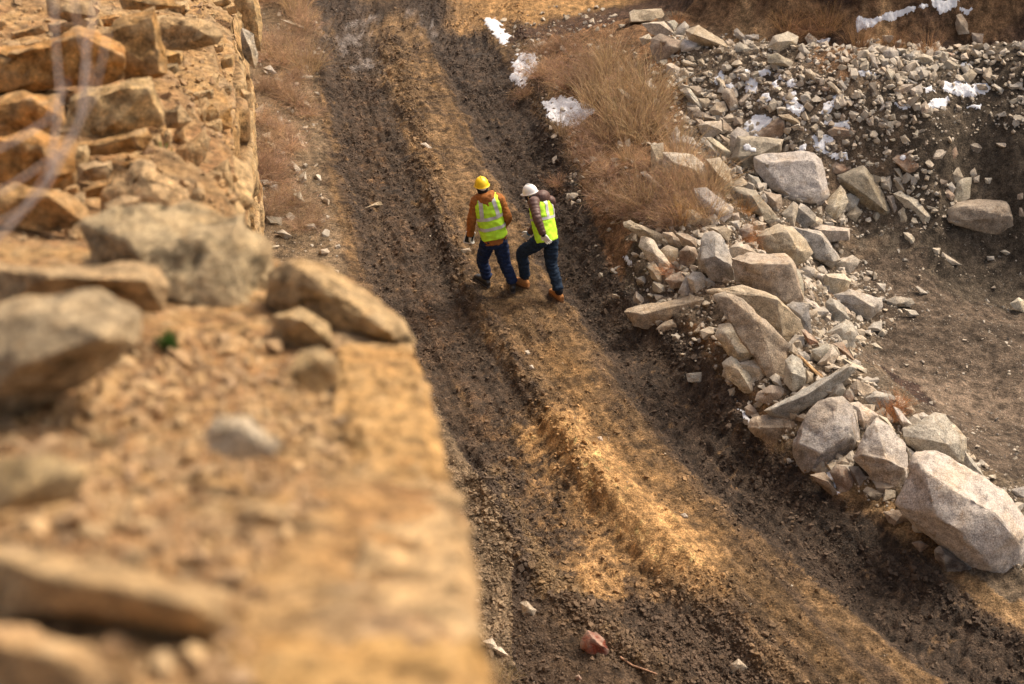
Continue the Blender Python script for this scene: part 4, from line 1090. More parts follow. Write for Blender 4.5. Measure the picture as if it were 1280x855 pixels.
 (tK, 'p', [(625,365),(655,340),(670,370),(650,395)], [], None, None),
 (tK, 'g', [(610,325),(640,320),(650,345),(620,345)], [], None, None),
 (tK, 'gg', [(730,310),(780,315),(770,340),(740,332)], [], None, None),
 (tK, 't', [(790,365),(830,335),(860,360),(830,400),(800,400)], [], None, None),
 (tK, 'g', [(850,330),(910,340),(900,360),(860,355)], [], None, None),
 (tK, 'w', [(850,290),(870,285),(875,305),(850,310)], [], None, None),
 (tK, 'p', [(930,415),(945,405),(990,435),(980,455)], [], None, None),
 (tK, 't', [(940,368),(970,365),(965,390),(942,388)], [], None, None),
 (tK, 't', [(1040,310),(1080,285),(1092,320),(1050,350),(1035,345)], [], None, None),
 (tK, 'g', [(1010,420),(1092,390),(1092,430),(1030,435)], [], None, None),
 (tK, 'gg', [(1015,490),(1092,460),(1092,495),(1030,510)], [], None, None),
 (tK, 't', [(1015,360),(1050,350),(1050,385),(1020,382)], [], None, None),
 (tK, 'd', [(335,405),(370,400),(395,510),(350,520)], [(360,440,.5)], 'dark upright stone with a black lower end', None),
 (tK, 't', [(385,560),(420,545),(450,585),(445,640),(410,625),(390,590)], [], None, None),
 (tK, 'g', [(375,540),(405,500),(425,515),(400,555)], [], None, None),
 (tK, 'w', [(615,550),(635,515),(650,535),(640,560)], [], None, None),
 (tK, 't', [(492,560),(525,548),(532,580),(495,585)], [], None, None),
 (tK, 'w', [(540,655),(570,630),(600,660),(585,690),(555,685)], [], None, None),
 (tK, 'w', [(487,665),(510,652),(555,695),(495,695)], [], None, None),
 (tK, 'k', [(580,520),(610,490),(630,530),(620,560),(590,550)], [], None, None),
 (tK, 'g', [(670,520),(710,515),(705,540),(675,540)], [], None, None),
 (tK, 't', [(750,55),(790,60),(820,110),(820,160),(770,165),(750,110)], [], 'tan slab set in the dark earth bank under the snow', None),
 (tK, 'br', [(835,160),(890,165),(885,215),(840,200)], [], None, None),
 # cliff foot on the left
 (tL, 'gg', [(150,770),(205,775),(205,805),(155,800)], [], 'flat grey green block among the bushes at the cliff foot', None),
 (tL, 'w', [(228,590),(240,570),(272,602),(260,622)], [], None, None),
 (tL, 'p', [(265,628),(290,610),(295,640),(275,655)], [], None, None),
 (tL, 'p', [(180,540),(200,528),(218,542),(215,555),(190,555)], [], None, None),
 (tL, 'ww', [(263,508),(280,500),(292,530),(275,527)], [], None, None),
 (tL, 'p', [(140,242),(165,232),(187,260),(170,267)], [], None, None),
 (tL, 'p', [(205,70),(235,75),(310,105),(300,117),(240,95)], [], 'long pale stone pointing from the cliff foot to the road', None),
 (tL, 't', [(135,480),(165,470),(165,500),(145,512)], [], None, None),
 (tL, 'k', [(190,420),(205,415),(218,455),(200,457)], [], None, None),
 (tL, 'p', [(245,692),(270,680),(287,720),(260,730)], [], None, None),
 (tL, 'g', [(185,828),(210,818),(242,840),(215,852)], [], None, None),
 (tL, 'g', [(160,662),(190,655),(190,685),(165,685)], [], None, None),
 (tL, 'p', [(285,800),(320,795),(330,815),(295,820)], [], None, None),
 (tL, 'p', [(90,645),(150,640),(190,650),(150,665),(100,660)], [], None, None),
 (tL, 't', [(155,505),(180,510),(190,540),(165,535)], [], None, None),
 # road chips
 (tL, 'ww', [(700,512),(718,508),(740,526),(730,534)], [], 'white stone chip on the ochre crown of the road behind the workers', None),
 (tL, 't', [(500,742),(555,715),(566,730),(512,746)], [], 'flat tan chip in the left rut', None),
 (tN, 'w', [(445,35),(475,28),(482,40),(455,48)], [], 'flat cream chip by the boots of the worker in the yellow helmet', None),
 (tN, 'ww', [(672,396),(685,392),(692,405),(680,410)], [], 'white chip on the crown of the road below the workers', None),
 (tN, 'ww', [(688,448),(700,445),(705,457),(692,460)], [], None, None),
 (tN, 'ww', [(930,702),(945,700),(952,715),(936,718)], [], 'white chip at the head of the bright sand ridge', None),
 (tM, 't', [(245,580),(265,572),(298,605),(290,625),(255,620)], [], 'round tan clod at the left foot of the road', None),
 (tM, 'rr', [(450,735),(455,700),(475,675),(505,682),(530,705),(548,738),(535,758),(490,760)], [(490,700,.9),(520,725,.8),(470,725,.7)], 'brick red crumbly lump at the bottom of the road', None),
 (tM, 'rr', [(430,830),(445,822),(455,840),(438,848)], [], 'tiny brick red crumb beside the larger red lump', None),
 (tM, 'w', [(118,710),(150,700),(170,735),(140,745)], [], None, None),
 (tM, 'w', [(150,730),(180,730),(205,758),(180,765)], [], None, None),
 (tM, 't', [(958,790),(985,770),(1015,800),(990,830),(960,815)], [], 'pale sandy clod at the bottom edge of the right hand mud', None),
 (tM, 'p', [(790,280),(805,275),(815,288),(800,295)], [], None, None),
]
for tl, col, pts, rg, lab, T in RK:
    big = lab is not None and T is None
    outline_rock(tl, col, pts, rg, lab, T, rough=.055 if col == 'rr' else .03)

# ------------------------------------------------------------ the blurred ledge stones (loose, on the ledge)
LG = [
 ('ol', [(112,285),(150,265),(235,255),(300,270),(335,330),(335,400),(300,430),(240,425),(180,400),(118,345)], [(160,300,.7),(290,300,.6),(310,400,.6),(200,370,.8)], 'bulky speckled boulder at the far corner of the ledge, blurred', 4.25, .34),
 ('od', [(-30,335),(60,328),(190,332),(205,360),(200,390),(90,385),(-30,400)], [(180,350,.6),(60,345,.7)], 'flat slab on the ledge behind the rounded grey boulder, blurred', 3.55, .25),
 ('ol', [(-40,400),(40,372),(120,365),(168,395),(165,430),(110,475),(40,510),(-20,528),(-60,520)], [(60,400,.6),(130,420,.8),(20,460,.7)], 'rounded grey boulder at the left edge of the ledge, blurred', 2.85, .3),
 ('od', [(338,345),(360,325),(400,330),(455,360),(500,400),(512,425),(500,436),(440,430),(395,420),(340,380)], [(420,370,.5),(480,410,.6)], 'layered pale boulder at the tip of the ledge above the road, blurred', 4.0, .35),
 ('od', [(340,395),(375,388),(410,405),(415,430),(380,438),(342,430)], [(380,400,.6)], 'dull block under the layered boulder at the ledge tip, blurred', 3.8, .2),
 ('op', [(362,465),(375,440),(400,435),(422,455),(420,480),(395,490),(368,480)], [(400,450,.7)], 'small round pale stone in the gravel of the ledge, blurred', 3.15, None),
 ('ww', [(256,540),(275,520),(310,522),(348,555),(340,572),(290,572),(262,560)], [(300,535,.7)], 'white stone lying in the middle of the ledge gravel, blurred', 2.42, None),
 ('od', [(-20,690),(60,705),(150,700),(270,745),(275,780),(255,805),(160,800),(90,790),(-20,770)], [(60,720,.5),(240,755,.8),(160,730,.6)], 'long flat ochre slab near the lower left of the ledge, blurred', 1.72, .14),
 ('op', [(-30,800),(40,792),(110,810),(165,850),(170,900),(-30,900)], [(60,820,.6)], 'pale rounded rock at the bottom left corner, blurred', 1.5, .12),
 ('od', [(-10,575),(60,570),(110,590),(90,625),(-10,640)], [], 'low ochre stone at the left edge below the grey boulder, blurred', 2.05, None),
 ('op', [(105,548),(130,540),(150,548),(140,560),(112,562)], [], 'pebble left of the white ledge stone, blurred', 2.4, None),
 ('op', [(150,690),(175,685),(190,700),(170,712)], [], 'pebble above the long flat ochre slab, blurred', 1.75, None),
 ('op', [(290,640),(320,625),(360,640),(350,660),(300,660)], [], 'buff stone right of the middle of the ledge, blurred', 1.95, None),
]
for col, pts, rg, lab, d, T in LG:
    outline_rock(t1, col, pts, rg, lab, T, on='cliff', d=d, mat=M_CLIFFO, fine=1.4, rough=.065, reg=False, name='boulder' if 'boulder' in lab else 'stone')

# ------------------------------------------------------------ bedded blocks of the cliff (parts of it)
BL = [
 ('oo', [(-20,68),(30,62),(100,38),(118,46),(150,55),(158,62),(158,92),(152,100),(80,110),(-20,120)], [(100,45,.8),(20,66,.7),(155,70,.6),(60,100,.5)], 6.9),
 ('o', [(118,42),(150,28),(192,11),(200,50),(208,92),(190,97),(155,100),(150,60)], [(190,20,.8),(200,90,.6),(130,42,.6)], 7.4),
 ('od', [(195,30),(215,20),(262,28),(275,45),(272,55),(240,62),(205,62)], [(240,32,.7),(262,45,.6)], 8.8),
 ('op', [(85,130),(110,112),(185,100),(196,120),(200,150),(180,155),(100,178),(88,160)], [(110,118,.7),(185,108,.8),(150,150,.6)], 6.7),
 ('op', [(182,102),(190,102),(205,135),(205,155),(196,158),(188,130)], [], 6.9),
 ('oo', [(-20,135),(20,118),(40,116),(75,118),(78,150),(60,172),(-20,172)], [(40,125,.7)], 6.2),
 ('oo', [(-20,175),(40,168),(90,180),(95,215),(60,235),(-20,225)], [(50,180,.8),(70,220,.6)], 5.7),
 ('o', [(-20,250),(20,232),(80,240),(105,260),(112,285),(60,290),(-20,275)], [(60,245,.7)], 5.2),
 ('op', [(218,190),(255,165),(262,175),(255,200),(235,222),(218,215)], [(240,185,.5)], 7.4),
 ('op', [(242,128),(258,122),(262,130),(255,155),(245,155)], [], 8.4),
 ('op', [(125,245),(150,215),(180,200),(200,225),(230,240),(232,262),(170,285),(125,285)], [(178,215,.7),(200,250,.6)], 5.9),
 ('o', [(95,182),(140,175),(180,162),(190,172),(180,190),(110,195)], [], 6.4),
 ('od', [(205,140),(225,130),(240,150),(225,160),(208,160)], [], 7.6),
 ('op', [(285,-20),(318,-20),(328,30),(326,62),(316,60),(300,20)], [(316,0,.6)], 14.0),
 ('p', [(302,35),(318,42),(322,75),(318,84),(304,72)], [], 13.0),
 ('op', [(262,215),(285,200),(292,240),(270,250)], [(280,215,.4)], 7.2),
 ('oo', [(262,140),(288,135),(290,160),(268,162)], [], 8.6),
 ('op', [(300,110),(316,118),(312,134),(302,132)], [], 11.0),
 ('o', [(150,-5),(200,-12),(225,8),(190,14),(155,10)], [], 8.6),
 ('od', [(60,-6),(110,0),(118,20),(95,30),(60,20)], [], 8.0),
]
for col, pts, rg, d in BL:
    outline_rock(t1, col, pts, rg, None, None, on='cliff', d=d, mat=M_CLIFFO, name='rock_block', parent=CLIFF, fine=1.5, rough=.07, sink=.1)

# courses of smaller broken blocks filling the face between them (also parts of the cliff)
rb = random.Random(77)
yrow = -8.0
while yrow < 285:
    x = -25.0 + rb.uniform(-10, 10)
    hh = rb.uniform(15, 30)
    while x < 296:
        ww = rb.uniform(18, 52) * (1.0 if x < 190 else .62)
        yc = yrow - (x - 100) * .16 + rb.uniform(-4, 4) + 14
        h2 = hh * rb.uniform(.65, 1.0) * (1.0 if x < 190 else .75)
        if yc > -15 and yc + h2 < 290 and x + ww < 300 and rb.random() < (.85 if x < 200 else .62):
            sl = -.16 * ww
            pts = [(x + rb.uniform(0, 4), yc + rb.uniform(-2, 3)), (x + ww * .5, yc + sl * .5 - rb.uniform(0, 4)), (x + ww * .95, yc + sl + rb.uniform(-2, 2)), (x + ww, yc + sl + h2 * .6), (x + ww * .9, yc + sl + h2), (x + ww * .4, yc + sl * .5 + h2 + rb.uniform(0, 3)), (x + rb.uniform(0, 3), yc + h2 * .9)]
            rg = [(x + ww * .15, yc + h2 * .22, .8), (x + ww * .85, yc + sl + h2 * .2, .8), (x + ww * .5, yc + sl * .5 + h2 * .75, .6)]
            outline_rock(t1, rb.choice(['o', 'o', 'od', 'oo', 'op', 'op', 'od', 'ol']), pts, rg, None, None, on='cliff', mat=M_CLIFFO, name='rock_block', parent=CLIFF, fine=1.8, rough=.08, sink=.55, reg=False)
        x += ww + rb.uniform(0, 5)
    yrow += hh * .92

# massive plates forming the broken edge of the ledge (parts of the cliff)
for col, pts, rg, T in [
 ('o', [(425,440),(470,436),(512,438),(535,490),(552,560),(560,600),(500,612),(450,590),(420,520)], [(470,460,.7),(520,520,.9),(535,590,.7),(460,570,.6)], .16),
 ('op', [(440,605),(500,612),(563,608),(580,660),(592,720),(600,790),(540,800),(460,790),(425,700)], [(470,640,.7),(560,640,.9),(575,760,.8),(480,760,.7)], .13),
 ('o', [(300,800),(380,788),(470,794),(540,804),(602,796),(612,860),(620,930),(450,940),(290,930)], [(360,815,.8),(560,820,.9),(590,900,.8)], .10),
 ('od', [(20,600),(110,585),(170,610),(180,660),(100,690),(20,680)], [(90,610,.8),(150,650,.6)], .10),
 ('o', [(300,590),(370,580),(430,600),(430,650),(360,670),(300,640)], [(370,600,.8)], .07),
]:
    outline_rock(t1, col, pts, rg, None, T, on='cliff', mat=M_CLIFFO, name='rock_block', parent=CLIFF, fine=1.6, rough=.07, sink=-.15, reg=False, drape=True)
# ------------------------------------------------------------ countless small stones and clods
def unit_stones(n, seed, k=9):
    out = []
    rng = random.Random(seed)
    for i in range(n):
        bm = bmesh.new()
        sx, sy, sz = rng.uniform(.7, 1.2), rng.uniform(.6, 1), rng.uniform(.45, .8)
        for _ in range(k):
            v = Vector((rng.uniform(-1, 1), rng.uniform(-1, 1), rng.uniform(-1, 1)))
            v = v / max(abs(v.x), abs(v.y), abs(v.z)) * rng.uniform(.75, 1)
            bm.verts.new((v.x * sx * .5, v.y * sy * .5, v.z * sz * .5))
        bmesh.ops.convex_hull(bm, input=bm.verts)
        bmesh.ops.delete(bm, geom=[v for v in bm.verts if not v.link_faces], context='VERTS')
        bmesh.ops.triangulate(bm, faces=bm.faces)
        bm.verts.index_update()
        out.append((np.array([v.co[:] for v in bm.verts]), np.array([[v.index for v in f.verts] for f in bm.faces])))
        bm.free()
    return out
US = unit_stones(16, 3)
USB = unit_stones(14, 5, 14)
USC = unit_stones(14, 9, 7)

def scatter_mesh(name, P, size, col, seed, lib=US, sink=.15, smooth=False):
    """P (n,3) centres, size (n), col (n,3)"""
    rs = np.random.RandomState(seed)
    VV = []; FF = []; CC = []; off = 0
    kind = rs.randint(0, len(lib), len(P))
    for k in range(len(lib)):
        m = np.where(kind == k)[0]
        if not len(m): continue
        v, f = lib[k]
        a = rs.uniform(0, 6.283, len(m)); b = rs.normal(0, .45, len(m)); g = rs.normal(0, .45, len(m))
        ca, sa, cb, sb, cg, sg = np.cos(a), np.sin(a), np.cos(b), np.sin(b), np.cos(g), np.sin(g)
        x, y, z = v[None, :, 0], v[None, :, 1], v[None, :, 2]
        y1 = y * cb[:, None] - z * sb[:, None]; z1 = y * sb[:, None] + z * cb[:, None]
        x2 = x * cg[:, None] + z1 * sg[:, None]; z2 = -x * sg[:, None] + z1 * cg[:, None]
        x3 = x2 * ca[:, None] - y1 * sa[:, None]; y3 = x2 * sa[:, None] + y1 * ca[:, None]
        V = np.stack([x3, y3, z2], -1) * size[m][:, None, None] + P[m][:, None, :]
        V[:, :, 2] += (size[m] * (.5 - sink) * .5)[:, None]
        VV.append(V.reshape(-1, 3)); CC.append(np.repeat(col[m], len(v), 0))
        FF.append((f[None] + (off + np.arange(len(m)) * len(v))[:, None, None]).reshape(-1, 3))
        off += len(m) * len(v)
    me = tri_mesh(name, np.concatenate(VV), np.concatenate(FF), np.concatenate(CC), smooth)
    return me

def px_of(X, Y, Z):
    d = Y * CP - (Z - CAM_H) * SP; u = Y * SP + (Z - CAM_H) * CP
    return 640 + FPX * X / d, 427.5 - FPX * u / d

def sample_zone(polys, n, seed, bounds=(-6, 11, 7, 27), zfun=gfull):
    rs = np.random.RandomState(seed)
    X = rs.uniform(bounds[0], bounds[1], n); Y = rs.uniform(bounds[2], bounds[3], n)
    Z = zfun(X, Y)
    px, py = px_of(X, Y, Z)
    m = np.zeros(n, bool)
    for p in polys: m |= inpoly(px, py, p)
    return X[m], Y[m], Z[m]

PALN = np.array([PAL[k] for k in ('p', 'p', 'g', 'g', 't', 't', 'gg', 'w', 'br', 'k', 'b')])
def pick_col(n, seed, dark=1.0):
    rs = np.random.RandomState(seed)
    c = PALN[rs.randint(0, len(PALN), n)] * rs.uniform(.75, 1.15, (n, 1)) * dark
    return c

Z_RUB = [(800,110),(830,40),(880,40),(1000,50),(1290,95),(1400,130),(1400,175),(1230,165),(1160,190),(1190,235),(1215,255),(1180,285),(1050,300),(1085,330),(1130,380),(1120,410),(1085,430),(1060,460),(1150,520),(1290,620),(1400,700),(1330,740),(1130,650),(1000,590),(935,530),(900,460),(800,405),(780,300),(850,290),(905,260),(850,200),(825,150)]
Z_CR2 = [(1000,60),(1090,50),(1150,130),(1150,190),(1200,250),(1120,260),(1050,240),(1090,190),(1060,130)]
Z_CREST = [(1085,45),(1200,60),(1300,50),(1320,110),(1160,105),(1150,140),(1090,130)]
Z_MID = [(830,90),(960,75),(1050,100),(1110,120),(1110,200),(1010,190),(900,170),(840,150)]
Z_LOAM = [(1140,125),(1420,120),(1420,290),(1230,255),(1150,200)]
Z_PIT = [(1060,300),(1200,270),(1500,290),(1500,760),(1280,620),(1150,515),(1070,450),(1110,400)]
Z_STRIP = [(318,-10),(380,-10),(405,60),(398,150),(402,230),(425,300),(430,345),(330,330)]
Z_BANK = [(625,15),(700,5),(760,10),(800,60),(835,140),(850,200),(900,255),(880,300),(840,300),(760,300),(790,390),(900,450),(940,540),(850,470),(760,370),(715,280),(690,200),(660,120)]
Z_ROAD = [(380,-20),(640,-20),(690,150),(730,300),(830,410),(1000,590),(1290,790),(1500,900),(560,900),(440,300)]

def stuff(name, zone, n, lo, hi, seed, label, power=2.2, dark=1.0, lib=US, colf=None, bounds=(-6, 11, 7, 27), zf=gfull, mat=None, sink=.15, keep=None, cat='stones'):
    X, Y, Z = sample_zone([zone], n, seed, bounds, zf)
    if keep is not None:
        m = keep(X, Y); X, Y, Z = X[m], Y[m], Z[m]
    if name == 'clods' and n > 200000:
        m = fbm(X * 1.8, Y * 1.8, 201, 3) + .5 * fbm(X * 6, Y * 6, 203, 2) > -.05; X, Y, Z = X[m], Y[m], Z[m]
    rs = np.random.RandomState(seed + 1)
    u = rs.uniform(0, 1, len(X))
    s = lo * (1 - u * (1 - (lo / hi) ** power)) ** (-1 / power)
    col = pick_col(len(X), seed, dark) if colf is None else colf(X, Y, rs)
    me = scatter_mesh(name, np.stack([X, Y, Z], -1), s, col, seed, lib, sink)
    o = link_mesh(name, me, mat or M_RUBBLE)
    tag(o, label, cat, kind='stuff')
    return o
stuff('rubble', Z_RUB, 64000, .03, .17, 11, 'small broken stones filling the gaps of the rubble slope', 1.9, lib=USB, sink=.3)
Z_BAND = [(790,290),(860,270),(905,265),(960,300),(1040,310),(1100,400),(1060,450),(1160,530),(1270,640),(1180,680),(1000,585),(940,520),(905,455),(870,420),(800,395)]
stuff('rubble', Z_BAND, 15000, .09, .24, 10, 'broken rocks heaped between the large boulders of the row', 1.2, lib=USB, sink=.5)
stuff('rubble', Z_MID, 26000, .07, .22, 9, 'middling blocks wedged between the stones high on the rubble slope', 1.0, lib=USB, sink=.35)
stuff('rubble', Z_MID, 20000, .025, .13, 12, 'fist sized stones crowded round the snow patches high on the rubble slope', 1.6, sink=.3)
stuff('rubble', Z_CR2, 12000, .07, .2, 8, 'pale blocks strewn below the crest pile beside the snow', 1.5, lib=USB, sink=.3)
stuff('rubble', Z_CREST, 26000, .06, .22, 13, 'broken stones between the blocks along the far crest', 1.6, lib=USB, sink=.2)
stuff('gravel', Z_LOAM, 9000, .015, .09, 14, 'scattered pebbles on the dark loam slope at the right', 2.2)
stuff('gravel', Z_PIT, 42000, .012, .07, 15, 'pebbles strewn over the pit floor', 2.4, dark=.85)
stuff('gravel', Z_STRIP, 2600, .07, .2, 7, 'broken stones fallen along the foot of the cliff', 1.6, lib=USB, sink=.3)
stuff('gravel', Z_STRIP, 30000, .012, .09, 16, 'gravel along the foot of the cliff beside the road', 2.0)
stuff('gravel', Z_BANK, 5000, .06, .18, 6, 'stones half buried in the bushy bank beside the road', 1.6, lib=USB, sink=.4)
stuff('gravel', Z_BANK, 12000, .012, .07, 17, 'pebbles on the red brown road bank', 2.2, dark=.8)
stuff('gravel', Z_ROAD, 2600, .008, .04, 18, 'tiny pale chips trodden into the road', 2.5)

def clodcol(X, Y, rs):
    b = gfull(X, Y, 'c'); return np.clip(b * np.minimum(rs.uniform(.8, 1.65, (len(X), 1)), .5 / b.max(-1, keepdims=True)), .02, .5)
def clodkeep(X, Y):
    L = gfull(X, Y, 'c').mean(-1)
    return np.random.RandomState(9).uniform(0, 1, len(X)) < np.clip(1.25 - L * 6.5, .22, 1)
M_CLOD, N_, L_, P_ = new_mat('clod')
_a = N_.new('ShaderNodeAttribute'); _a.attribute_name = 'Col'
L_.new(_a.outputs['Color'], P_.inputs['Base Color']); P_.inputs['Roughness'].default_value = .72; P_.inputs['Specular IOR Level'].default_value = .3
_g = N_.new('ShaderNodeNewGeometry'); L_.new(bump(N_, L_, nz(N_, L_, _g.outputs['Position'], 60, 4, .65), .02), P_.inputs['Normal'])
stuff('clods', Z_ROAD, 330000, .016, .065, 19, 'crumbled clods of mud and sand thrown up by tyres on the road', 2.2, colf=clodcol, bounds=(-6, 8, 7.5, 26), mat=M_CLOD, sink=.35, lib=USC, cat='soil', keep=clodkeep)
# heavier clods thrown up beside the ruts
def line_clods(lines, n, seed, wid, lo, hi, label):
    rs = np.random.RandomState(seed); P = []
    for L in lines:
        L = np.array(L); seg = np.hypot(*(L[1:] - L[:-1]).T); cum = np.concatenate([[0], np.cumsum(seg)])
        t = rs.uniform(0, cum[-1], n)
        X = np.interp(t, cum, L[:, 0]) + rs.normal(0, wid, n); Y = np.interp(t, cum, L[:, 1]) + rs.normal(0, wid, n)
        P.append(np.stack([X, Y], -1))
    P = np.concatenate(P); X, Y = P[:, 0], P[:, 1]
    keep = (Y > 7) & (Y < 26); X, Y = X[keep], Y[keep]
    u = rs.uniform(0, 1, len(X)); s = lo * (1 - u * (1 - (lo / hi) ** 2.2)) ** (-1 / 2.2)
    b = gfull(X, Y, 'c'); col = np.clip(b * np.minimum(rs.uniform(.9, 1.5, (len(X), 1)), .42 / b.max(-1, keepdims=True)), .02, .5)
    me = scatter_mesh('clods', np.stack([X, Y, gfull(X, Y)], -1), s, col, seed, USB, .3)
    tag(link_mesh('clods', me, M_CLOD), label, 'soil', kind='stuff')
line_clods([WALL_L, EDGE_R, OLIVE], 1500, 23, .11, .025, .10, 'dark lumps of mud along the rut walls and the road edge')
line_clods([RUT_L, RUT_R, LOWDARK, PUD], 2600, 24, .33, .02, .08, 'wet mud lumps in the wheel ruts')
# gravel on the ledge
def ledgecol(X, Y, rs):
    k = np.array([PAL['o'], PAL['op'], PAL['o'], (.38, .20, .08), PAL['r'], PAL['od'], (.16, .085, .04), (.34, .2, .09), (.24, .12, .05)])
    return k[rs.randint(0, len(k), len(X))] * rs.uniform(.7, 1.15, (len(X), 1))
Z_LEDGE = [(-60, 470), (180, 430), (330, 420), (420, 500), (440, 560), (400, 640), (330, 700), (300, 860), (-60, 860)]
Z_LEDGE2 = [(300, 480), (500, 440), (600, 860), (-60, 860), (-60, 560)]
stuff('gravel', Z_LEDGE, 9000, .008, .05, 31, 'loose rusty gravel heaped in the middle of the ledge', 1.7, colf=ledgecol, bounds=(-1.6, .1, .7, 3.6), zf=cfull, mat=M_LGRAV, lib=USB)
stuff('gravel', Z_LEDGE, 700, .03, .085, 34, 'coarse broken pieces among the rusty gravel of the ledge', 1.5, colf=ledgecol, bounds=(-1.6, .1, .7, 3.6), zf=cfull, mat=M_LGRAV, lib=USB, sink=.3)
stuff('gravel', Z_LEDGE2, 1500, .004, .022, 32, 'thin scatter of grit on the smooth side of the ledge', 2.0, colf=ledgecol, bounds=(-1.6, .1, .7, 3.6), zf=cfull, mat=M_LGRAV)
Z_BUT = [(-40, -20), (292, -20), (300, 300), (-40, 300)]
stuff('gravel', Z_BUT, 16000, .014, .10, 33, 'crumbled ochre stones lying on the beds of the cliff', 1.9, colf=ledgecol, bounds=(-7, -1.1, 4.2, 16), zf=cfull, mat=M_LGRAV, lib=USB)

# ------------------------------------------------------------ snow
M_SNOW, N_, L_, P_ = new_mat('snow')
P_.inputs['Base Color'].default_value = (.70, .71, .74, 1); P_.inputs['Roughness'].default_value = .6
P_.inputs['Subsurface Weight'].default_value = .0
_g = N_.new('ShaderNodeNewGeometry'); L_.new(bump(N_, L_, nz(N_, L_, _g.outputs['Position'], 24, 4, .6), .02), P_.inputs['Normal'])
def T_(t, pts): return [(t[0] + a / t[2], t[1] + b / t[2]) for a, b in pts]
SNOW = [
 ('larger snow patch on the left edge of the bushy bank', [T_(t1, [(640,78),(652,66),(670,64),(672,82),(660,98),(652,110),(638,100)])]),
 ('broken snow patch below it among the dry bushes', [T_(t1, [(676,126),(700,120),(722,126),(744,136),(735,148),(720,162),(700,156),(684,146)])]),
 ('thin string of snow beside the far bend of the road', [T_(t1, [(604,24),(616,24),(640,46),(630,56),(614,40)])]),
 ('snow flecks between stones near the top of the rubble slope', [T_(tD, [(430,105),(540,85),(560,190),(510,245),(440,205),(465,140)]), T_(tD, [(160,130),(230,105),(262,50),(300,75),(290,125),(220,155)]), T_(tD, [(370,80),(412,75),(412,112),(380,112)]), T_(tD, [(420,45),(480,45),(470,75),(430,72)]), T_(tD, [(545,75),(640,50),(655,80),(600,95)]), T_(tD, [(555,300),(590,235),(640,240),(660,290),(600,305)]), T_(tD, [(310,180),(350,150),(375,200),(350,210)])]),
 ('snow strip lying in the gully of the rubble slope', [T_(tD, [(700,85),(740,72),(772,118),(730,135)]), T_(tD, [(765,150),(840,120),(865,178),(800,190)]), T_(tD, [(730,255),(850,215),(890,300),(925,360),(885,440),(800,355)]), T_(tD, [(660,150),(700,125),(720,170),(690,190)])]),
 ('snow patch behind the dark damp block', [T_(tD, [(430,515),(540,395),(600,410),(710,425),(720,465),(640,525),(545,550),(600,590),(490,575)])]),
 ('branching snow patch round the broad brown boulder', [T_(tD, [(940,525),(1000,570),(1100,560),(1145,615),(1090,680),(1150,720),(1265,700),(1280,770),(1180,775),(1050,695),(1000,625)]), T_(tD, [(1045,395),(1095,310),(1150,285),(1175,240),(1280,275),(1285,315),(1170,355),(1110,415)]), T_(tD, [(1085,475),(1140,425),(1160,460),(1280,450),(1285,515),(1200,510),(1120,490)]), T_(tD, [(890,640),(960,630),(930,700),(880,690)])]),
 ('white snow drift on the shelf at the upper right', [T_(tK, [(685,398),(760,392),(830,415),(900,405),(935,430),(900,452),(780,480),(700,445)]), T_(tK, [(598,425),(640,418),(655,445),(612,455)]), T_(tK, [(620,508),(660,478),(735,472),(742,495),(680,525),(630,524)]), T_(tK, [(445,495),(475,505),(535,512),(500,530)]), T_(tK, [(275,345),(330,340),(372,358),(350,378),(300,368)]), T_(tK, [(800,505),(880,505),(870,530),(810,525)]), T_(tK, [(755,320),(800,305),(830,320),(780,335)])]),
 ('line of snow along the top of the dark earth bank', [T_(tK, [(268,125),(285,82),(340,88),(400,72),(590,18),(622,30),(480,82),(370,112),(320,152),(280,158)]), T_(tK, [(635,-5),(770,-5),(755,30),(690,66),(650,35)]), T_(tK, [(780,40),(830,45),(810,70)])]),
 ('little snow on the crest beside the white block', [T_(tK, [(75,190),(140,188),(130,212),(85,210)])]),
 ('spot of snow in the shade between the boulders and the road', [T_(tI, [(700,650),(730,660),(770,735),(750,745),(715,690)]), T_(tJ, [(262,432),(280,430),(312,505),(300,512),(275,470)])]),
 ('small snow spot on the road bank below the bushes', [T_(tG, [(140,550),(165,540),(188,575),(170,585)])]),
]
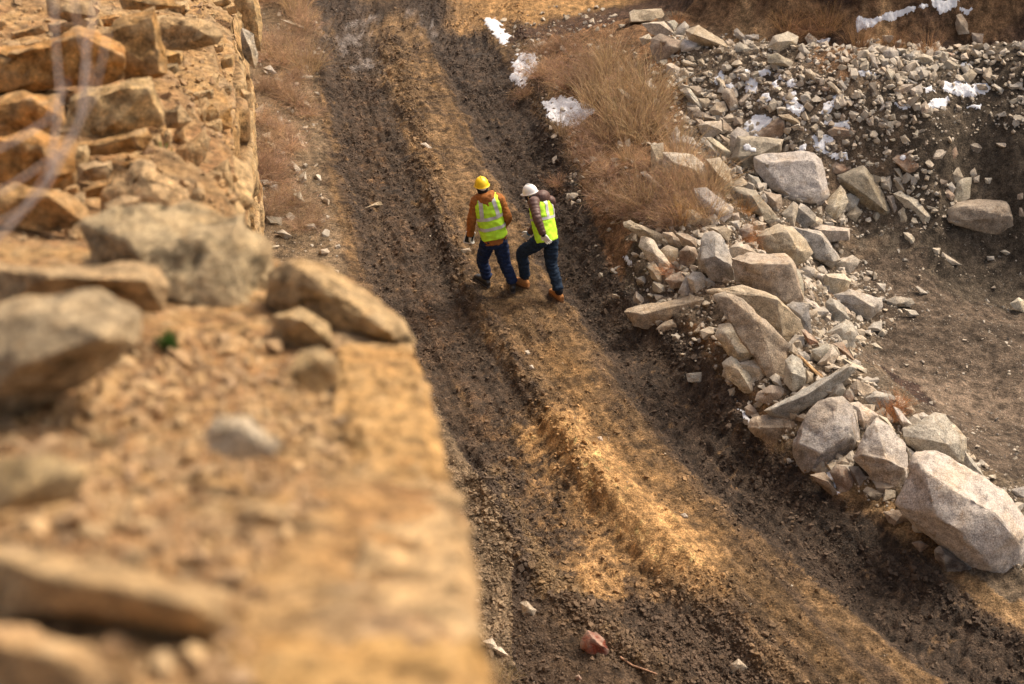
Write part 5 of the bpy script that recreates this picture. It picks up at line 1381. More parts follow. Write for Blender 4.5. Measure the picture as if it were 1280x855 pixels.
def snow_patch(label, polys, seed):
    VV = []; FF = []; off = 0
    for q, p in enumerate(polys):
        hits = [ground_hit(a, b)[0] for a, b in p]
        x0, x1 = min(h.x for h in hits) - .15, max(h.x for h in hits) + .15
        y0, y1 = min(h.y for h in hits) - .25, max(h.y for h in hits) + .25
        st = .017
        xs = np.arange(x0, x1, st); ys = np.arange(y0, y1, st)
        X, Y = np.meshgrid(xs, ys); Z = gfull(X, Y)
        px, py = px_of(X, Y, Z)
        d, s, al = polydist(px, py, list(p) + [p[0]])
        ins = np.where(inpoly(px, py, p), d, -d)
        m = ins / 5.0 + (1.5 if seed < 321 else 1.05) * fbm(X * 11, Y * 11, seed + q, 4, .7) + .35 * fbm(X * 2.5, Y * 2.5, seed + 5, 2) + .16
        t = np.clip(m, -1, .6)
        Zs = Z + np.where(t > 0, -.008 + .028 * np.clip(t, 0, 1) ** .75 + .006, t * .15) + .006 * fbm(X * 12, Y * 12, seed, 2)
        keep = t > -.22
        idx = np.arange(X.size).reshape(X.shape)
        kq = keep[:-1, :-1] & keep[1:, :-1] & keep[:-1, 1:] & keep[1:, 1:]
        F = np.stack([idx[:-1, :-1], idx[:-1, 1:], idx[1:, 1:], idx[1:, :-1]], -1)[kq]
        if not len(F): continue
        V = np.stack([X, Y, Zs], -1).reshape(-1, 3)
        used, inv = np.unique(F, return_inverse=True)
        VV.append(V[used]); FF.append(inv.reshape(-1, 4) + off); off += len(used)
    if not VV: return
    me = tri_mesh('snow_patch', np.concatenate(VV), np.concatenate(FF), None, True)
    tag(link_mesh('snow_patch', me, M_SNOW), label, 'snow', kind='stuff')
for i, (lb, pl) in enumerate(SNOW): snow_patch(lb, pl, 300 + i * 7)

# ------------------------------------------------------------ dry bushes and grass
def plant_mat(name, base, var):
    m, N, L, P = new_mat(name)
    a = N.new('ShaderNodeAttribute'); a.attribute_name = 'Col'
    oi = N.new('ShaderNodeObjectInfo')
    c = mixc(N, L, 'MULTIPLY', 1.0, a.outputs['Color'], oi.outputs['Color'])
    L.new(c, P.inputs['Base Color']); P.inputs['Roughness'].default_value = .8
    P.inputs['Specular IOR Level'].default_value = .2
    tr = N.new('ShaderNodeBsdfTranslucent'); L.new(c, tr.inputs[0])
    mx_ = N.new('ShaderNodeMixShader'); mx_.inputs[0].default_value = .3
    out = N['Material Output']
    L.new(P.outputs[0], mx_.inputs[1]); L.new(tr.outputs[0], mx_.inputs[2]); L.new(mx_.outputs[0], out.inputs[0])
    return m
M_PLANT = plant_mat('dry_stems', None, None)

def ribbons(strands, w):
    """strands: list of (pts (k,3), width, colour)"""
    VV = []; FF = []; CC = []; off = 0
    for pts, wd, col in strands:
        k = len(pts)
        d = pts[-1] - pts[0]
        s = np.cross(d, np.array([math.sin(off), math.cos(off), .3])); n = np.linalg.norm(s); s = s / (n + 1e-9)
        wv = wd * np.linspace(1, .35, k)[:, None] * .5
        V = np.concatenate([pts - s * wv, pts + s * wv]); VV.append(V); CC.append(np.repeat(col[None], 2 * k, 0))
        for i in range(k - 1): FF.append((off + i, off + i + 1, off + k + i + 1, off + k + i))
        off += 2 * k
    return np.concatenate(VV), np.array(FF), np.concatenate(CC)

def bush_mesh(name, seed, kind):
    rs = np.random.RandomState(seed); st = []
    if kind == 'tumble':      # a rounded tangle of fine branching stems
        n = 170
        for i in range(n):
            az = rs.uniform(0, 6.283); el = np.arccos(rs.uniform(.05, 1)) ; R0 = rs.uniform(.55, 1.0) * .5
            tip = np.array([math.cos(az) * math.sin(el) * R0 * 1.15, math.sin(az) * math.sin(el) * R0 * 1.15, math.cos(el) * R0 * .95 + .03])
            mid = tip * .5 + rs.normal(0, .045, 3) + np.array([0, 0, .05])
            b = rs.normal(0, .03, 3); b[2] = 0
            ts = np.linspace(0, 1, 5)[:, None]
            pts = (1 - ts) ** 2 * b + 2 * ts * (1 - ts) * mid + ts ** 2 * tip + rs.normal(0, .006, (5, 3))
            c = np.array((.44, .325, .22)) * rs.uniform(.45, 1.45) * np.array((1, rs.uniform(.92, 1.08), rs.uniform(.85, 1.2)))
            st.append((pts, rs.uniform(.004, .008), c))
            for j in range(5):
                q = pts[rs.randint(1, 5)]; e = q + rs.normal(0, .075, 3) + (tip - b) * .12
                st.append((np.stack([q, (q + e) / 2 + rs.normal(0, .012, 3), e]), rs.uniform(.003, .006), c * rs.uniform(.7, 1.35)))
    elif kind == 'tuft':      # upright straw coloured grass
        for i in range(190):
            az = rs.uniform(0, 6.283); r = .16 * math.sqrt(rs.uniform(0, 1)); b = np.array([math.cos(az) * r, math.sin(az) * r, -.03])
            h = rs.uniform(.15, .50); ln = np.array([math.cos(az), math.sin(az), 0]) * rs.uniform(.0, .30) + rs.normal(0, .07, 3)
            tip = b + ln + np.array([0, 0, h]); mid = b + ln * .25 + np.array([0, 0, h * .6])
            ts = np.linspace(0, 1, 4)[:, None]
            pts = (1 - ts) ** 2 * b + 2 * ts * (1 - ts) * mid + ts ** 2 * tip
            c = np.array((.50, .385, .25)) * rs.uniform(.45, 1.35) * np.array((1, rs.uniform(.93, 1.05), rs.uniform(.85, 1.1)))
            st.append((pts, rs.uniform(.004, .0085), c))
            if i % 3 == 0:
                for j in range(3):
                    q = pts[rs.randint(2, 4)]; e = q + rs.normal(0, .04, 3) + np.array([0, 0, .03]); st.append((np.stack([q, (q + e) / 2, e]), .004, c * .9))
    elif kind == 'green':
        for i in range(120):
            az = rs.uniform(0, 6.283); r = rs.uniform(.2, 1) * .06; h = rs.uniform(.04, .13)
            b = np.array([0, 0, 0.]) + rs.normal(0, .012, 3); tip = np.array([math.cos(az) * r, math.sin(az) * r, h])
            st.append((np.stack([b, (b + tip) / 2 + [0, 0, .01], tip]), .012, np.array((.10, .17, .035)) * rs.uniform(.6, 1.4)))
    V, F, C = ribbons(st, 0)
    return tri_mesh(name, V, F, C, False)
TUM = [bush_mesh('dry_bush', 40 + i, 'tumble') for i in range(5)]
TUF = [bush_mesh('grass_tuft', 60 + i, 'tuft') for i in range(4)]
GRN = bush_mesh('green_weed', 80, 'green')
PLANTS = []
def plant(px, py, kind, s, rs, label=None, tint=None, on='ground', hz=None):
    if on == 'ground':
        p, d = ground_hit(px, py); z = float(gfull(np.array([p.x]), np.array([p.y]))[0])
    else:
        p, d = cliff_hit(px, py); z = float(cfull(np.array([p.x]), np.array([p.y]))[0])
    me = {'tumble': TUM, 'tuft': TUF, 'green': [GRN]}[kind]
    me = me[rs.randint(0, len(me))]
    nm = {'tumble': 'dry_bush', 'tuft': 'grass_tuft', 'green': 'green_weed'}[kind]
    o = link_mesh(nm, me, M_PLANT)
    o.location = (p.x, p.y, z - .02)
    o.rotation_euler = (rs.normal(0, .12), rs.normal(0, .12), rs.uniform(0, 6.283))
    o.scale = (s * rs.uniform(.85, 1.2), s * rs.uniform(.85, 1.2), s * rs.uniform(.8, 1.1))
    t = tint or (1, 1, 1); j = rs.uniform(.8, 1.15)
    o.color = (t[0] * j, t[1] * j, t[2] * j, 1)
    PLANTS.append(dict(o=o, x=px, y=py, kind=kind, s=s, label=label, on=on))
    return o
rs_ = np.random.RandomState(5)
def fill_plants(poly, n, kindp, smin, smax, tint=None, mind=15):
    xs = [a for a, b in poly]; ys = [b for a, b in poly]; got = []; k = 0
    while len(got) < n and k < n * 60:
        k += 1
        x, y = rs_.uniform(min(xs), max(xs)), rs_.uniform(min(ys), max(ys))
        if not inpoly(np.array([x]), np.array([y]), poly)[0]: continue
        if any(math.hypot(x - a, (y - b) * 1.4) < mind for a, b in got): continue
        got.append((x, y))
        kd = 'tumble' if rs_.uniform() < kindp else 'tuft'
        plant(x, y, kd, rs_.uniform(smin, smax) * (1.25 if kd == 'tuft' else 1), rs_, tint=tint)
fill_plants([(632,48),(700,45),(740,45),(745,110),(720,118),(690,112),(672,95),(640,62)], 11, 1.0, .6, .85, (1.08, 1.0, .93))
fill_plants([(745,50),(790,70),(815,110),(838,150),(838,190),(800,190),(765,170),(740,130),(742,80)], 21, .2, .75, 1.0, (1.05, 1.0, .94), 12)
fill_plants([(700,165),(745,150),(790,190),(835,215),(870,262),(842,290),(790,296),(750,262),(712,222)], 24, .8, .62, .92, (1.05, .98, .93), 14)
fill_plants([(838,190),(870,200),(905,255),(890,285),(860,265),(840,225)], 9, .4, .7, .95, (1.05, .98, .92), 12)
fill_plants([(322,-8),(372,-8),(392,40),(402,90),(385,105),(340,95),(326,60)], 14, .6, .65, 1.0, (1.15, 1.1, 1.05), 15)
fill_plants([(326,110),(370,105),(392,150),(388,190),(345,205),(322,170)], 10, 1.0, .6, .9, (1.12, 1.06, 1.0), 16)
fill_plants([(320,200),(345,215),(350,240),(330,240)], 4, 1.0, .6, .8, (1.0, .92, .88), 13)
fill_plants([(322,250),(375,240),(396,275),(380,300),(335,300)], 7, 1.0, .5, .75, (1.1, 1.06, 1.0), 14)
for x, y, k, s, lb, tn in [
 (1120, 512, 'tumble', .5, 'small orange dry bush at the inner edge of the boulders by the dark soil', (1.1, .78, .55)),
 (1112, 520, 'tuft', .5, 'tuft of orange grass between boulders beside the small orange bush', (1.0, .62, .4)),
 (930, 268, 'tuft', .55, 'grass tuft growing in front of the grey tan slanting slab', (1, .75, .5)),
 (938, 300, 'tumble', .55, 'dry bush in the hollow above the tall grey boulder', (1, .72, .5)),
 (975, 560, 'tuft', .4, 'thin grass at the foot of the squarish tan block', (.9, .85, .8)),
 (968, 562, 'tumble', .4, 'wispy dry bush at the foot of the squarish tan block', (.9, .85, .8)),
 (1072, 56, 'tuft', .95, 'dry grass clump on the bank below the snow line', (.9, .72, .6)),
 (1118, 60, 'tuft', .7, 'dry grass clump at the foot of the dark bank behind the crest pile', (.85, .66, .56)),
 (1160, 66, 'tuft', .8, 'straggly brown grass at the bank foot behind the crest pile', (.85, .66, .54)),
 (1010, 40, 'tumble', .9, 'brown bush at the bank foot above the crest boulder', (.85, .68, .56)),
 (985, 30, 'tuft', .9, 'brown grass on the orange bank left of the snow line', (.95, .76, .58)),
 (1035, 30, 'tuft', .9, 'tall brown grass on the orange bank beside the snow line', (.95, .76, .58)),
 (848, 32, 'tuft', .6, 'lone dry stalks by the two stacked blocks', (.8, .55, .4)),
 (632, 850, 'tuft', .45, 'pale dry grass at the bottom of the picture beside the ledge', (.9, .9, .8)),
 (618, 862, 'tumble', .45, 'pale dry tangle at the bottom of the picture beside the ledge', (.9, .9, .8)),
 (655, 120, 'tumble', .5, 'small bush between the two snow patches', (1, .9, .8)),
 (835, 345, 'tumble', .45, 'thin dry bush on the pinkish white wedge', (1, .7, .55)),
 (855, 280, 'tuft', .8, 'yellow grass beside the cream stone in the bushes', (1, .85, .6)),
 (700, 235, 'tumble', .5, 'low bush at the road edge right of the worker in the white helmet', (.9, .75, .65)),
]: plant(x, y, k, s, rs_, lb, tn)
plant(205, 212, 'green', 1.25, rs_, 'green weed growing from a crack of the cliff beds', on='cliff')
plant(357, 352, 'green', .45, rs_, 'tuft of green moss on the layered boulder at the ledge tip, blurred', on='cliff')
plant(215, 432, 'green', .6, rs_, 'green weed in the shade under the bulky speckled boulder, blurred', (.5, .6, .6), on='cliff')

# a thin carpet of litter under the bushes
def litter(zone, n, seed, label, hgt, tint):
    X, Y, Z = sample_zone([zone], n, seed)
    rs = np.random.RandomState(seed); st = []
    for x, y, z in zip(X, Y, Z):
        az = rs.uniform(0, 6.283); l = rs.uniform(.05, hgt); up = rs.uniform(.1, 1.0)
        b = np.array([x, y, z - .005]); t = b + np.array([math.cos(az) * l * (1.1 - up), math.sin(az) * l * (1.1 - up), l * up])
        st.append((np.stack([b, (b + t) / 2 + [0, 0, .01], t]), rs.uniform(.003, .006), np.array((.40, .26, .13)) * tint * rs.uniform(.6, 1.3)))
    V, F, C = ribbons(st, 0)
    o = link_mesh('dry_grass', tri_mesh('dry_grass', V, F, C), M_PLANT)
    tag(o, label, 'grass', kind='stuff')
litter([(625,20),(700,12),(750,40),(800,80),(838,140),(845,200),(905,255),(885,295),(800,300),(740,270),(700,190),(660,130),(640,70)], 15000, 71, 'short dry grass and litter between the bushes of the bank', .22, np.array((1, .92, .82)))
litter([(322,-10),(385,-10),(405,60),(400,150),(395,250),(400,305),(335,310),(322,200)], 9000, 72, 'dry litter among the bushes along the cliff foot', .14, np.array((1, .92, .85)))
litter([(880,0),(1150,0),(1180,60),(1060,65),(900,50)], 2600, 73, 'thin brown grass clinging to the earth bank', .3, np.array((.8, .6, .48)))

# ------------------------------------------------------------ sticks and twigs
M_TWIG = simple_mat('twig_bark', (.46, .38, .34), .85, .3, 60)
M_STICK = simple_mat('stick_bark', (.34, .20, .13), .85, .3, 40)
def tube_mesh(name, paths, n=6):
    """paths: list of [(Vector, radius), ...]"""
    V = []; F = []
    for path in paths:
        base = len(V)
        for i, (p, r) in enumerate(path):
            a = path[max(0, i - 1)][0]; b = path[min(len(path) - 1, i + 1)][0]
            t = (b - a).normalized(); s = t.cross(Vector((.3, .2, 1))).normalized(); u = s.cross(t)
            for k in range(n):
                an = 6.2832 * k / n
                V.append(p + (s * math.cos(an) + u * math.sin(an)) * r)
        for i in range(len(path) - 1):
            for k in range(n):
                F.append((base + i * n + k, base + i * n + (k + 1) % n, base + (i + 1) * n + (k + 1) % n, base + (i + 1) * n + k))
    return tri_mesh(name, [v[:] for v in V], F, None, True)
def stick(pxs, rad, label, zoff, on='ground'):
    pth = []
    for i, (a, b) in enumerate(pxs):
        p, d = (ground_hit if on == 'ground' else cliff_hit)(a, b)
        z = float((gfull if on == 'ground' else cfull)(np.array([p.x]), np.array([p.y]))[0])
        pth.append((Vector((p.x, p.y, z + zoff + rad)), rad * (1 - .5 * i / len(pxs))))
    o = link_mesh('stick', tube_mesh('stick', [pth]), M_STICK)
    tag(o, label, 'stick')
stick([(775, 825), (790, 834), (805, 841), (821, 848)], .011, 'reddish stick lying in the mud beside the red lump', .01)
stick([(38, 12), (60, 20), (80, 27), (104, 37)], .02, 'bare weathered branch lying on top of the cliff, blurred', .04, 'cliff')
stick([(315, 226), (335, 230), (352, 229), (364, 231)], .012, 'grey stick at the foot of the cliff', .03)
# bare twigs rising from the ledge close to the camera
def twig(px_list, d0, label):
    paths = []
    for pl, r in px_list:
        paths.append([(at_d(a, b, d0 + dd), r * (1 - .55 * i / len(pl))) for i, (a, b, dd) in enumerate(pl)])
    o = link_mesh('bare_twig', tube_mesh('bare_twig', paths, 5), M_TWIG)
    tag(o, label, 'twig')
twig([([(-40, 330, 0), (10, 285, .02), (60, 230, .03), (100, 150, 0.04), (108, 60, .05), (125, -30, .06)], .0042), ([(60, 230, .03), (75, 120, .06), (70, 60, .07), (66, -20, .08)], .0028), ([(-30, 200, 0), (20, 175, .0), (60, 150, .03), (85, 100, .04)], .0028), ([(-40, 250, 0), (0, 240, 0), (40, 215, .02), (75, 190, .03)], .0028), ([(100, 150, .04), (112, 90, .03), (95, 20, .02), (90, -30, .02)], .0024), ([(-20, 290, 0), (30, 260, .01), (70, 200, .02), (118, 120, .02), (135, 40, .03)], .0024)], 2.5, 'thin leafless twig hanging blurred in front of the upper left cliff')
# dabs of snow on two blocks
def snow_dab(px, py, w_, h_, label):
    deps = bpy.context.evaluated_depsgraph_get()
    r = ray(px, py).normalized()
    ok, loc, nrm, _, ob, _ = S.ray_cast(deps, CAMV, r)
    if not ok: return
    d = (loc - CAMV).length
    bm = bmesh.new()
    bmesh.ops.create_icosphere(bm, subdivisions=3, radius=1)
    q = Vector((0, 0, 1)).rotation_difference(nrm)
    for v in bm.verts:
        n = 1 + .35 * mnoise.noise(v.co * 2.2 + Vector((px, py, 0)))
        v.co = q @ Vector((v.co.x * n * w_ * d / FPX / 2, v.co.y * n * h_ * d / FPX / 1.4, v.co.z * .012))
    for f in bm.faces: f.smooth = True
    me = bpy.data.meshes.new('snow_dab'); bm.to_mesh(me); bm.free()
    o = link_mesh('snow_dab', me, M_SNOW); o.location = loc
    tag(o, label, 'snow')
bpy.context.view_layer.update()
snow_dab(1129, 197, 8, 5, 'oval dab of snow on the rust brown block')
snow_dab(934, 184, 9, 6, 'left dab of snow on the dark damp block')
snow_dab(941, 187, 9, 4, 'right dab of snow on the dark damp block')
# ------------------------------------------------------------ the two workers
def cloth(name, col, rough=.85, var=.12, scale=60, bumpd=.004, spec=.2, bscale=None):
    return simple_mat(name, col, rough, var, scale, bumpd, spec, bscale=bscale)
M_VEST = cloth('hi_vis_mesh', (.50, .86, .05), .75, .10, 25, .006, bscale=14)
M_TAPE = cloth('reflective_tape', (.50, .49, .50), .45, .08, 40, .001, .5)
M_CARAMEL = cloth('caramel_canvas', (.30, .115, .032), .85, .2, 30, .006)
M_PUFF = cloth('brown_nylon', (.095, .05, .042), .55, .15, 20, .004, .4)
M_NAVY = cloth('navy_drill', (.011, .022, .065), .8, .3, 30, .006)
M_DENIM = cloth('dark_denim', (.013, .026, .050), .85, .35, 50, .006)
M_YHAT = cloth('yellow_plastic', (.85, .55, .008), .35, .03, 10, 0, .5)
M_WHAT = cloth('white_plastic', (.78, .77, .75), .35, .03, 10, 0, .5)
M_BLACK = cloth('black_knit', (.014, .014, .018), .9, .2, 80, .003)
M_NKNIT = cloth('navy_knit', (.016, .015, .035), .9, .2, 80, .003)
M_SKIN = cloth('skin', (.48, .28, .19), .55, .08, 40, .001, .4)
M_GLOVE = cloth('white_glove', (.66, .65, .62), .8, .1, 60, .002)
M_GBLUE = cloth('blue_glove_palm', (.06, .20, .42), .6, .1, 60, .002)
M_BOOTB = cloth('black_leather', (.022, .023, .027), .45, .2, 40, .002, .5)
M_BOOTT = cloth('tan_nubuck', (.36, .165, .06), .75, .15, 40, .002)
M_SOLE = cloth('boot_rubber', (.10, .085, .075), .8, .2, 40, .002)
M_SOLEB = cloth('brown_rubber', (.15, .075, .035), .8, .2, 40, .002)
M_DEV = cloth('device_shell', (.75, .75, .74), .4, .03, 10, 0, .5)
M_SCR = cloth('device_glass', (.02, .025, .03), .15, .03, 10, 0, .5)

def ring_mesh(rings, n=20, pw=2.0):
    """closed tube through rings (centre, half axis a, half axis b)"""
    V = []; F = []
    rg = [(rings[0][0], rings[0][1] * .02, rings[0][2] * .02)] + list(rings) + [(rings[-1][0], rings[-1][1] * .02, rings[-1][2] * .02)]
    for c, a, b in rg:
        for k in range(n):
            t = 2 * math.pi * k / n; ct, st = math.cos(t), math.sin(t)
            e = 2 / pw
            V.append(c + a * (abs(ct) ** e * (1 if ct >= 0 else -1)) + b * (abs(st) ** e * (1 if st >= 0 else -1)))
    for i in range(len(rg) - 1):
        for k in range(n):
            F.append((i * n + k, i * n + (k + 1) % n, (i + 1) * n + (k + 1) % n, (i + 1) * n + k))
    F.append(tuple(range(n))[::-1]); F.append(tuple((len(rg) - 1) * n + k for k in range(n)))
    return V, F

def limb(path, n=16, puff=0.0, nseg=6, flat=1.0, side=None):
    """path [(Vector, radius)] -> smooth tube with round ends"""
    pts = [p for p, r in path]; rad = [r for p, r in path]
    P = []; Q = []
    m = len(pts)
    for i in range(m - 1):
        for j in range(nseg):
            t = j / nseg
            p0 = pts[max(0, i - 1)]; p1 = pts[i]; p2 = pts[i + 1]; p3 = pts[min(m - 1, i + 2)]
            q = .5 * ((2 * p1) + (p2 - p0) * t + (2 * p0 - 5 * p1 + 4 * p2 - p3) * t * t + (3 * p1 - p0 - 3 * p2 + p3) * t ** 3)
            P.append(q); Q.append(rad[i] * (1 - t) + rad[i + 1] * t)
    P.append(pts[-1]); Q.append(rad[-1])
    rings = []; L = 0
    def fr(i):
        a = P[max(0, i - 1)]; b = P[min(len(P) - 1, i + 1)]
        t = (b - a).normalized()
        s = (side if side is not None else Vector((.31, .2, .93)))
        s = (s - t * s.dot(t)).normalized()
        return t, s, t.cross(s)
    t, s, u = fr(0)
    for k in (.9, .6, .3):
        rings.append((P[0] - t * Q[0] * k * .8, s * Q[0] * math.sqrt(1 - k * k), u * Q[0] * flat * math.sqrt(1 - k * k)))
    for i in range(len(P)):
        t, s, u = fr(i)
        if i: L += (P[i] - P[i - 1]).length
        r = Q[i] * (1 + (puff * (abs(math.sin(L * math.pi / .045)) - .6) if puff else 0))
        rings.append((P[i], s * r, u * r * flat))
    t, s, u = fr(len(P) - 1)
    for k in (.3, .6, .9):
        rings.append((P[-1] + t * Q[-1] * k * .8, s * Q[-1] * math.sqrt(1 - k * k), u * Q[-1] * flat * math.sqrt(1 - k * k)))
    return ring_mesh(rings, n)

def ball(c, a, b, d, n=16):
    rings = []
    for k in range(-7, 8):
        t = math.sin(k / 8 * math.pi / 2)
        q = math.sqrt(max(0, 1 - t * t))
        rings.append((c + d * t, a * q, b * q))
    return ring_mesh(rings, n)

def fuse(name, shapes, voxel, mat, parent, disp=None, smooth=3, group_of=None):
    V = []; F = []
    for v, f in shapes:
        o_ = len(V); V += [tuple(x) for x in v]; F += [tuple(i + o_ for i in q) for q in f]
    me = bpy.data.meshes.new('tmp'); me.from_pydata(V, [], F); me.update()
    bm = bmesh.new(); bm.from_mesh(me); bmesh.ops.recalc_face_normals(bm, faces=bm.faces); bm.to_mesh(me); bm.free()
    ob = bpy.data.objects.new('tmp', me); COL.objects.link(ob)
    r = ob.modifiers.new('r', 'REMESH'); r.mode = 'VOXEL'; r.voxel_size = voxel; r.use_smooth_shade = True
    if smooth:
        s = ob.modifiers.new('s', 'SMOOTH'); s.iterations = smooth; s.factor = .5
    dg = bpy.context.evaluated_depsgraph_get()
    m2 = bpy.data.meshes.new_from_object(ob.evaluated_get(dg))
    bpy.data.objects.remove(ob); bpy.data.meshes.remove(me)
    m2.name = name
    if disp:
        nn = [v.normal.copy() for v in m2.vertices]
        for v, n_ in zip(m2.vertices, nn): v.co += n_ * disp(v.co)
    for p in m2.polygons: p.use_smooth = True
    o = link_mesh(name, m2, mat)
    o.parent = parent
    o.matrix_parent_inverse = Matrix.Translation(-parent.location) if not isinstance(parent.data, bpy.types.Mesh) else Matrix.Identity(4)
    return o

def folds(amp, f, seed, stretch=Vector((1, 1, 2.2))):
    def d(p):
        q = Vector((p.x * stretch.x, p.y * stretch.y, p.z * stretch.z)) * f + Vector((seed, seed * 2, 0))
        a = mnoise.noise(q); b = mnoise.noise(q * 2.3)
        return amp * (1 - 2.2 * abs(a)) * .6 + amp * .5 * b
    return d

def hand(wr, d, nrm, side, curl=.25, k=1.0):
    """palm and five fingers; d along the hand, nrm out of the back of the hand, side towards the thumb"""
    d = d.normalized(); side = (side - d * side.dot(d)).normalized(); nrm = (nrm - d * nrm.dot(d) - side * nrm.dot(side)).normalized()
    sh = []
    rings = []
    for t, w_, h_ in ((-.01, .026, .021), (.02, .031, .019), (.05, .040, .017), (.08, .042, .015), (.093, .038, .013)):
        rings.append((wr + d * t * k, side * w_ * k, nrm * h_ * k))
    sh.append(ring_mesh(rings, 14, 2.6))
    for i, (off, ln) in enumerate(((.030, .070), (.010, .078), (-.011, .072), (-.031, .056))):
        p = wr + (d * .083 + side * off) * k; path = [(p, .0095 * k)]
        dd = d + side * off * 2.5
        dd.normalize()
        for j, (fl, c) in enumerate(((.45, .6), (.3, 1.1), (.25, 1.0))):
            a = curl * c * (1 + .15 * i)
            dd = (dd * math.cos(a) - nrm * math.sin(a)).normalized()
            p = p + dd * ln * fl * k; path.append((p, (.0092 - .0008 * j) * k))
        sh.append(limb(path, 8, nseg=2))
    p = wr + (d * .025 + side * .030) * k
    t1_ = (d * .75 + side * .65 - nrm * .25).normalized()
    sh.append(limb([(p, .013 * k), (p + t1_ * .035 * k, .011 * k), (p + (t1_ + d * .4).normalized() * .062 * k, .0095 * k)], 8, nseg=2))
    return sh

def boot(parent, heel, toe, ankle, mat, solemat, collar=None, nm='boot'):
    f = (toe - heel); L = f.length; f = f.normalized(); up = Vector((0, 0, 1)); up = (up - f * up.dot(f)).normalized(); s = f.cross(up)
    L = max(L, .27)
    rings = []
    for t, w_, h_ in ((.0, .030, .038), (.03, .040, .052), (.10, .042, .058), (.16, .042, .052), (.21, .047, .042), (.25, .047, .035), (.28, .036, .026), (.297, .020, .017)):
        rings.append((heel + f * t * L / .29 + up * (h_ * .9 + .016), s * w_, up * h_))
    sh = [ring_mesh(rings, 14, 2.5)]
    a0 = heel + f * .075 + up * .06
    sh.append(limb([(a0, .044), (a0.lerp(ankle, .6), .046), (ankle + up * .01, .048)], 12, nseg=3))
    o = fuse(nm, sh, .006, mat, parent, None, 2)
    rings = []
    for t, w_ in ((-.006, .020), (.004, .034), (.04, .040), (.10, .038), (.16, .040), (.22, .050), (.27, .044), (.298, .026), (.306, .012)):
        c = heel + f * t * L / .29 + up * .008
        rings.append((c, s * w_, up * .014))
    V, F = ring_mesh(rings, 12, 6)
    me = bpy.data.meshes.new('sole'); me.from_pydata([tuple(v) for v in V], [], F)
    so_ = link_mesh('sole', me, solemat, o)
    if collar:
        V, F = limb([(ankle - up * .012, .052), (ankle + up * .02, .053)], 12, nseg=2)
        me = bpy.data.meshes.new('collar'); me.from_pydata([tuple(v) for v in V], [], F)
        for p in me.polygons: p.use_smooth = True
        link_mesh('collar', me, collar, o)
    so_.matrix_parent_inverse = Matrix.Identity(4)
    return o

def ribbon_on(bvh, name, rows, mat, parent, off=.005):
    """rows: list of (origin, direction) pairs of rays -> quad strip lying on the mesh"""
    V = []; F = []
    for pr in rows:
        pts = []
        for o_, d_ in pr:
            h = bvh.ray_cast(o_, d_)
            pts.append(None if h[0] is None else h[0] + h[1] * off)
        V.append(pts)
    VV = []; idx = {}
    for i, r in enumerate(V):
        if any(p is None for p in r): continue
        for j, p in enumerate(r): idx[(i, j)] = len(VV); VV.append(tuple(p))
    for i in range(len(V) - 1):
        for j in range(len(V[0]) - 1):
            k = [(i, j), (i + 1, j), (i + 1, j + 1), (i, j + 1)]
            if all(q in idx for q in k):
                P_ = [Vector(VV[idx[q]]) for q in k]
                if max((P_[0] - P_[1]).length, (P_[2] - P_[3]).length) < .09: F.append(tuple(idx[q] for q in k))
    me = bpy.data.meshes.new(name); me.from_pydata(VV, [], F)
    for p in me.polygons: p.use_smooth = True
    return link_mesh(name, me, mat, parent)

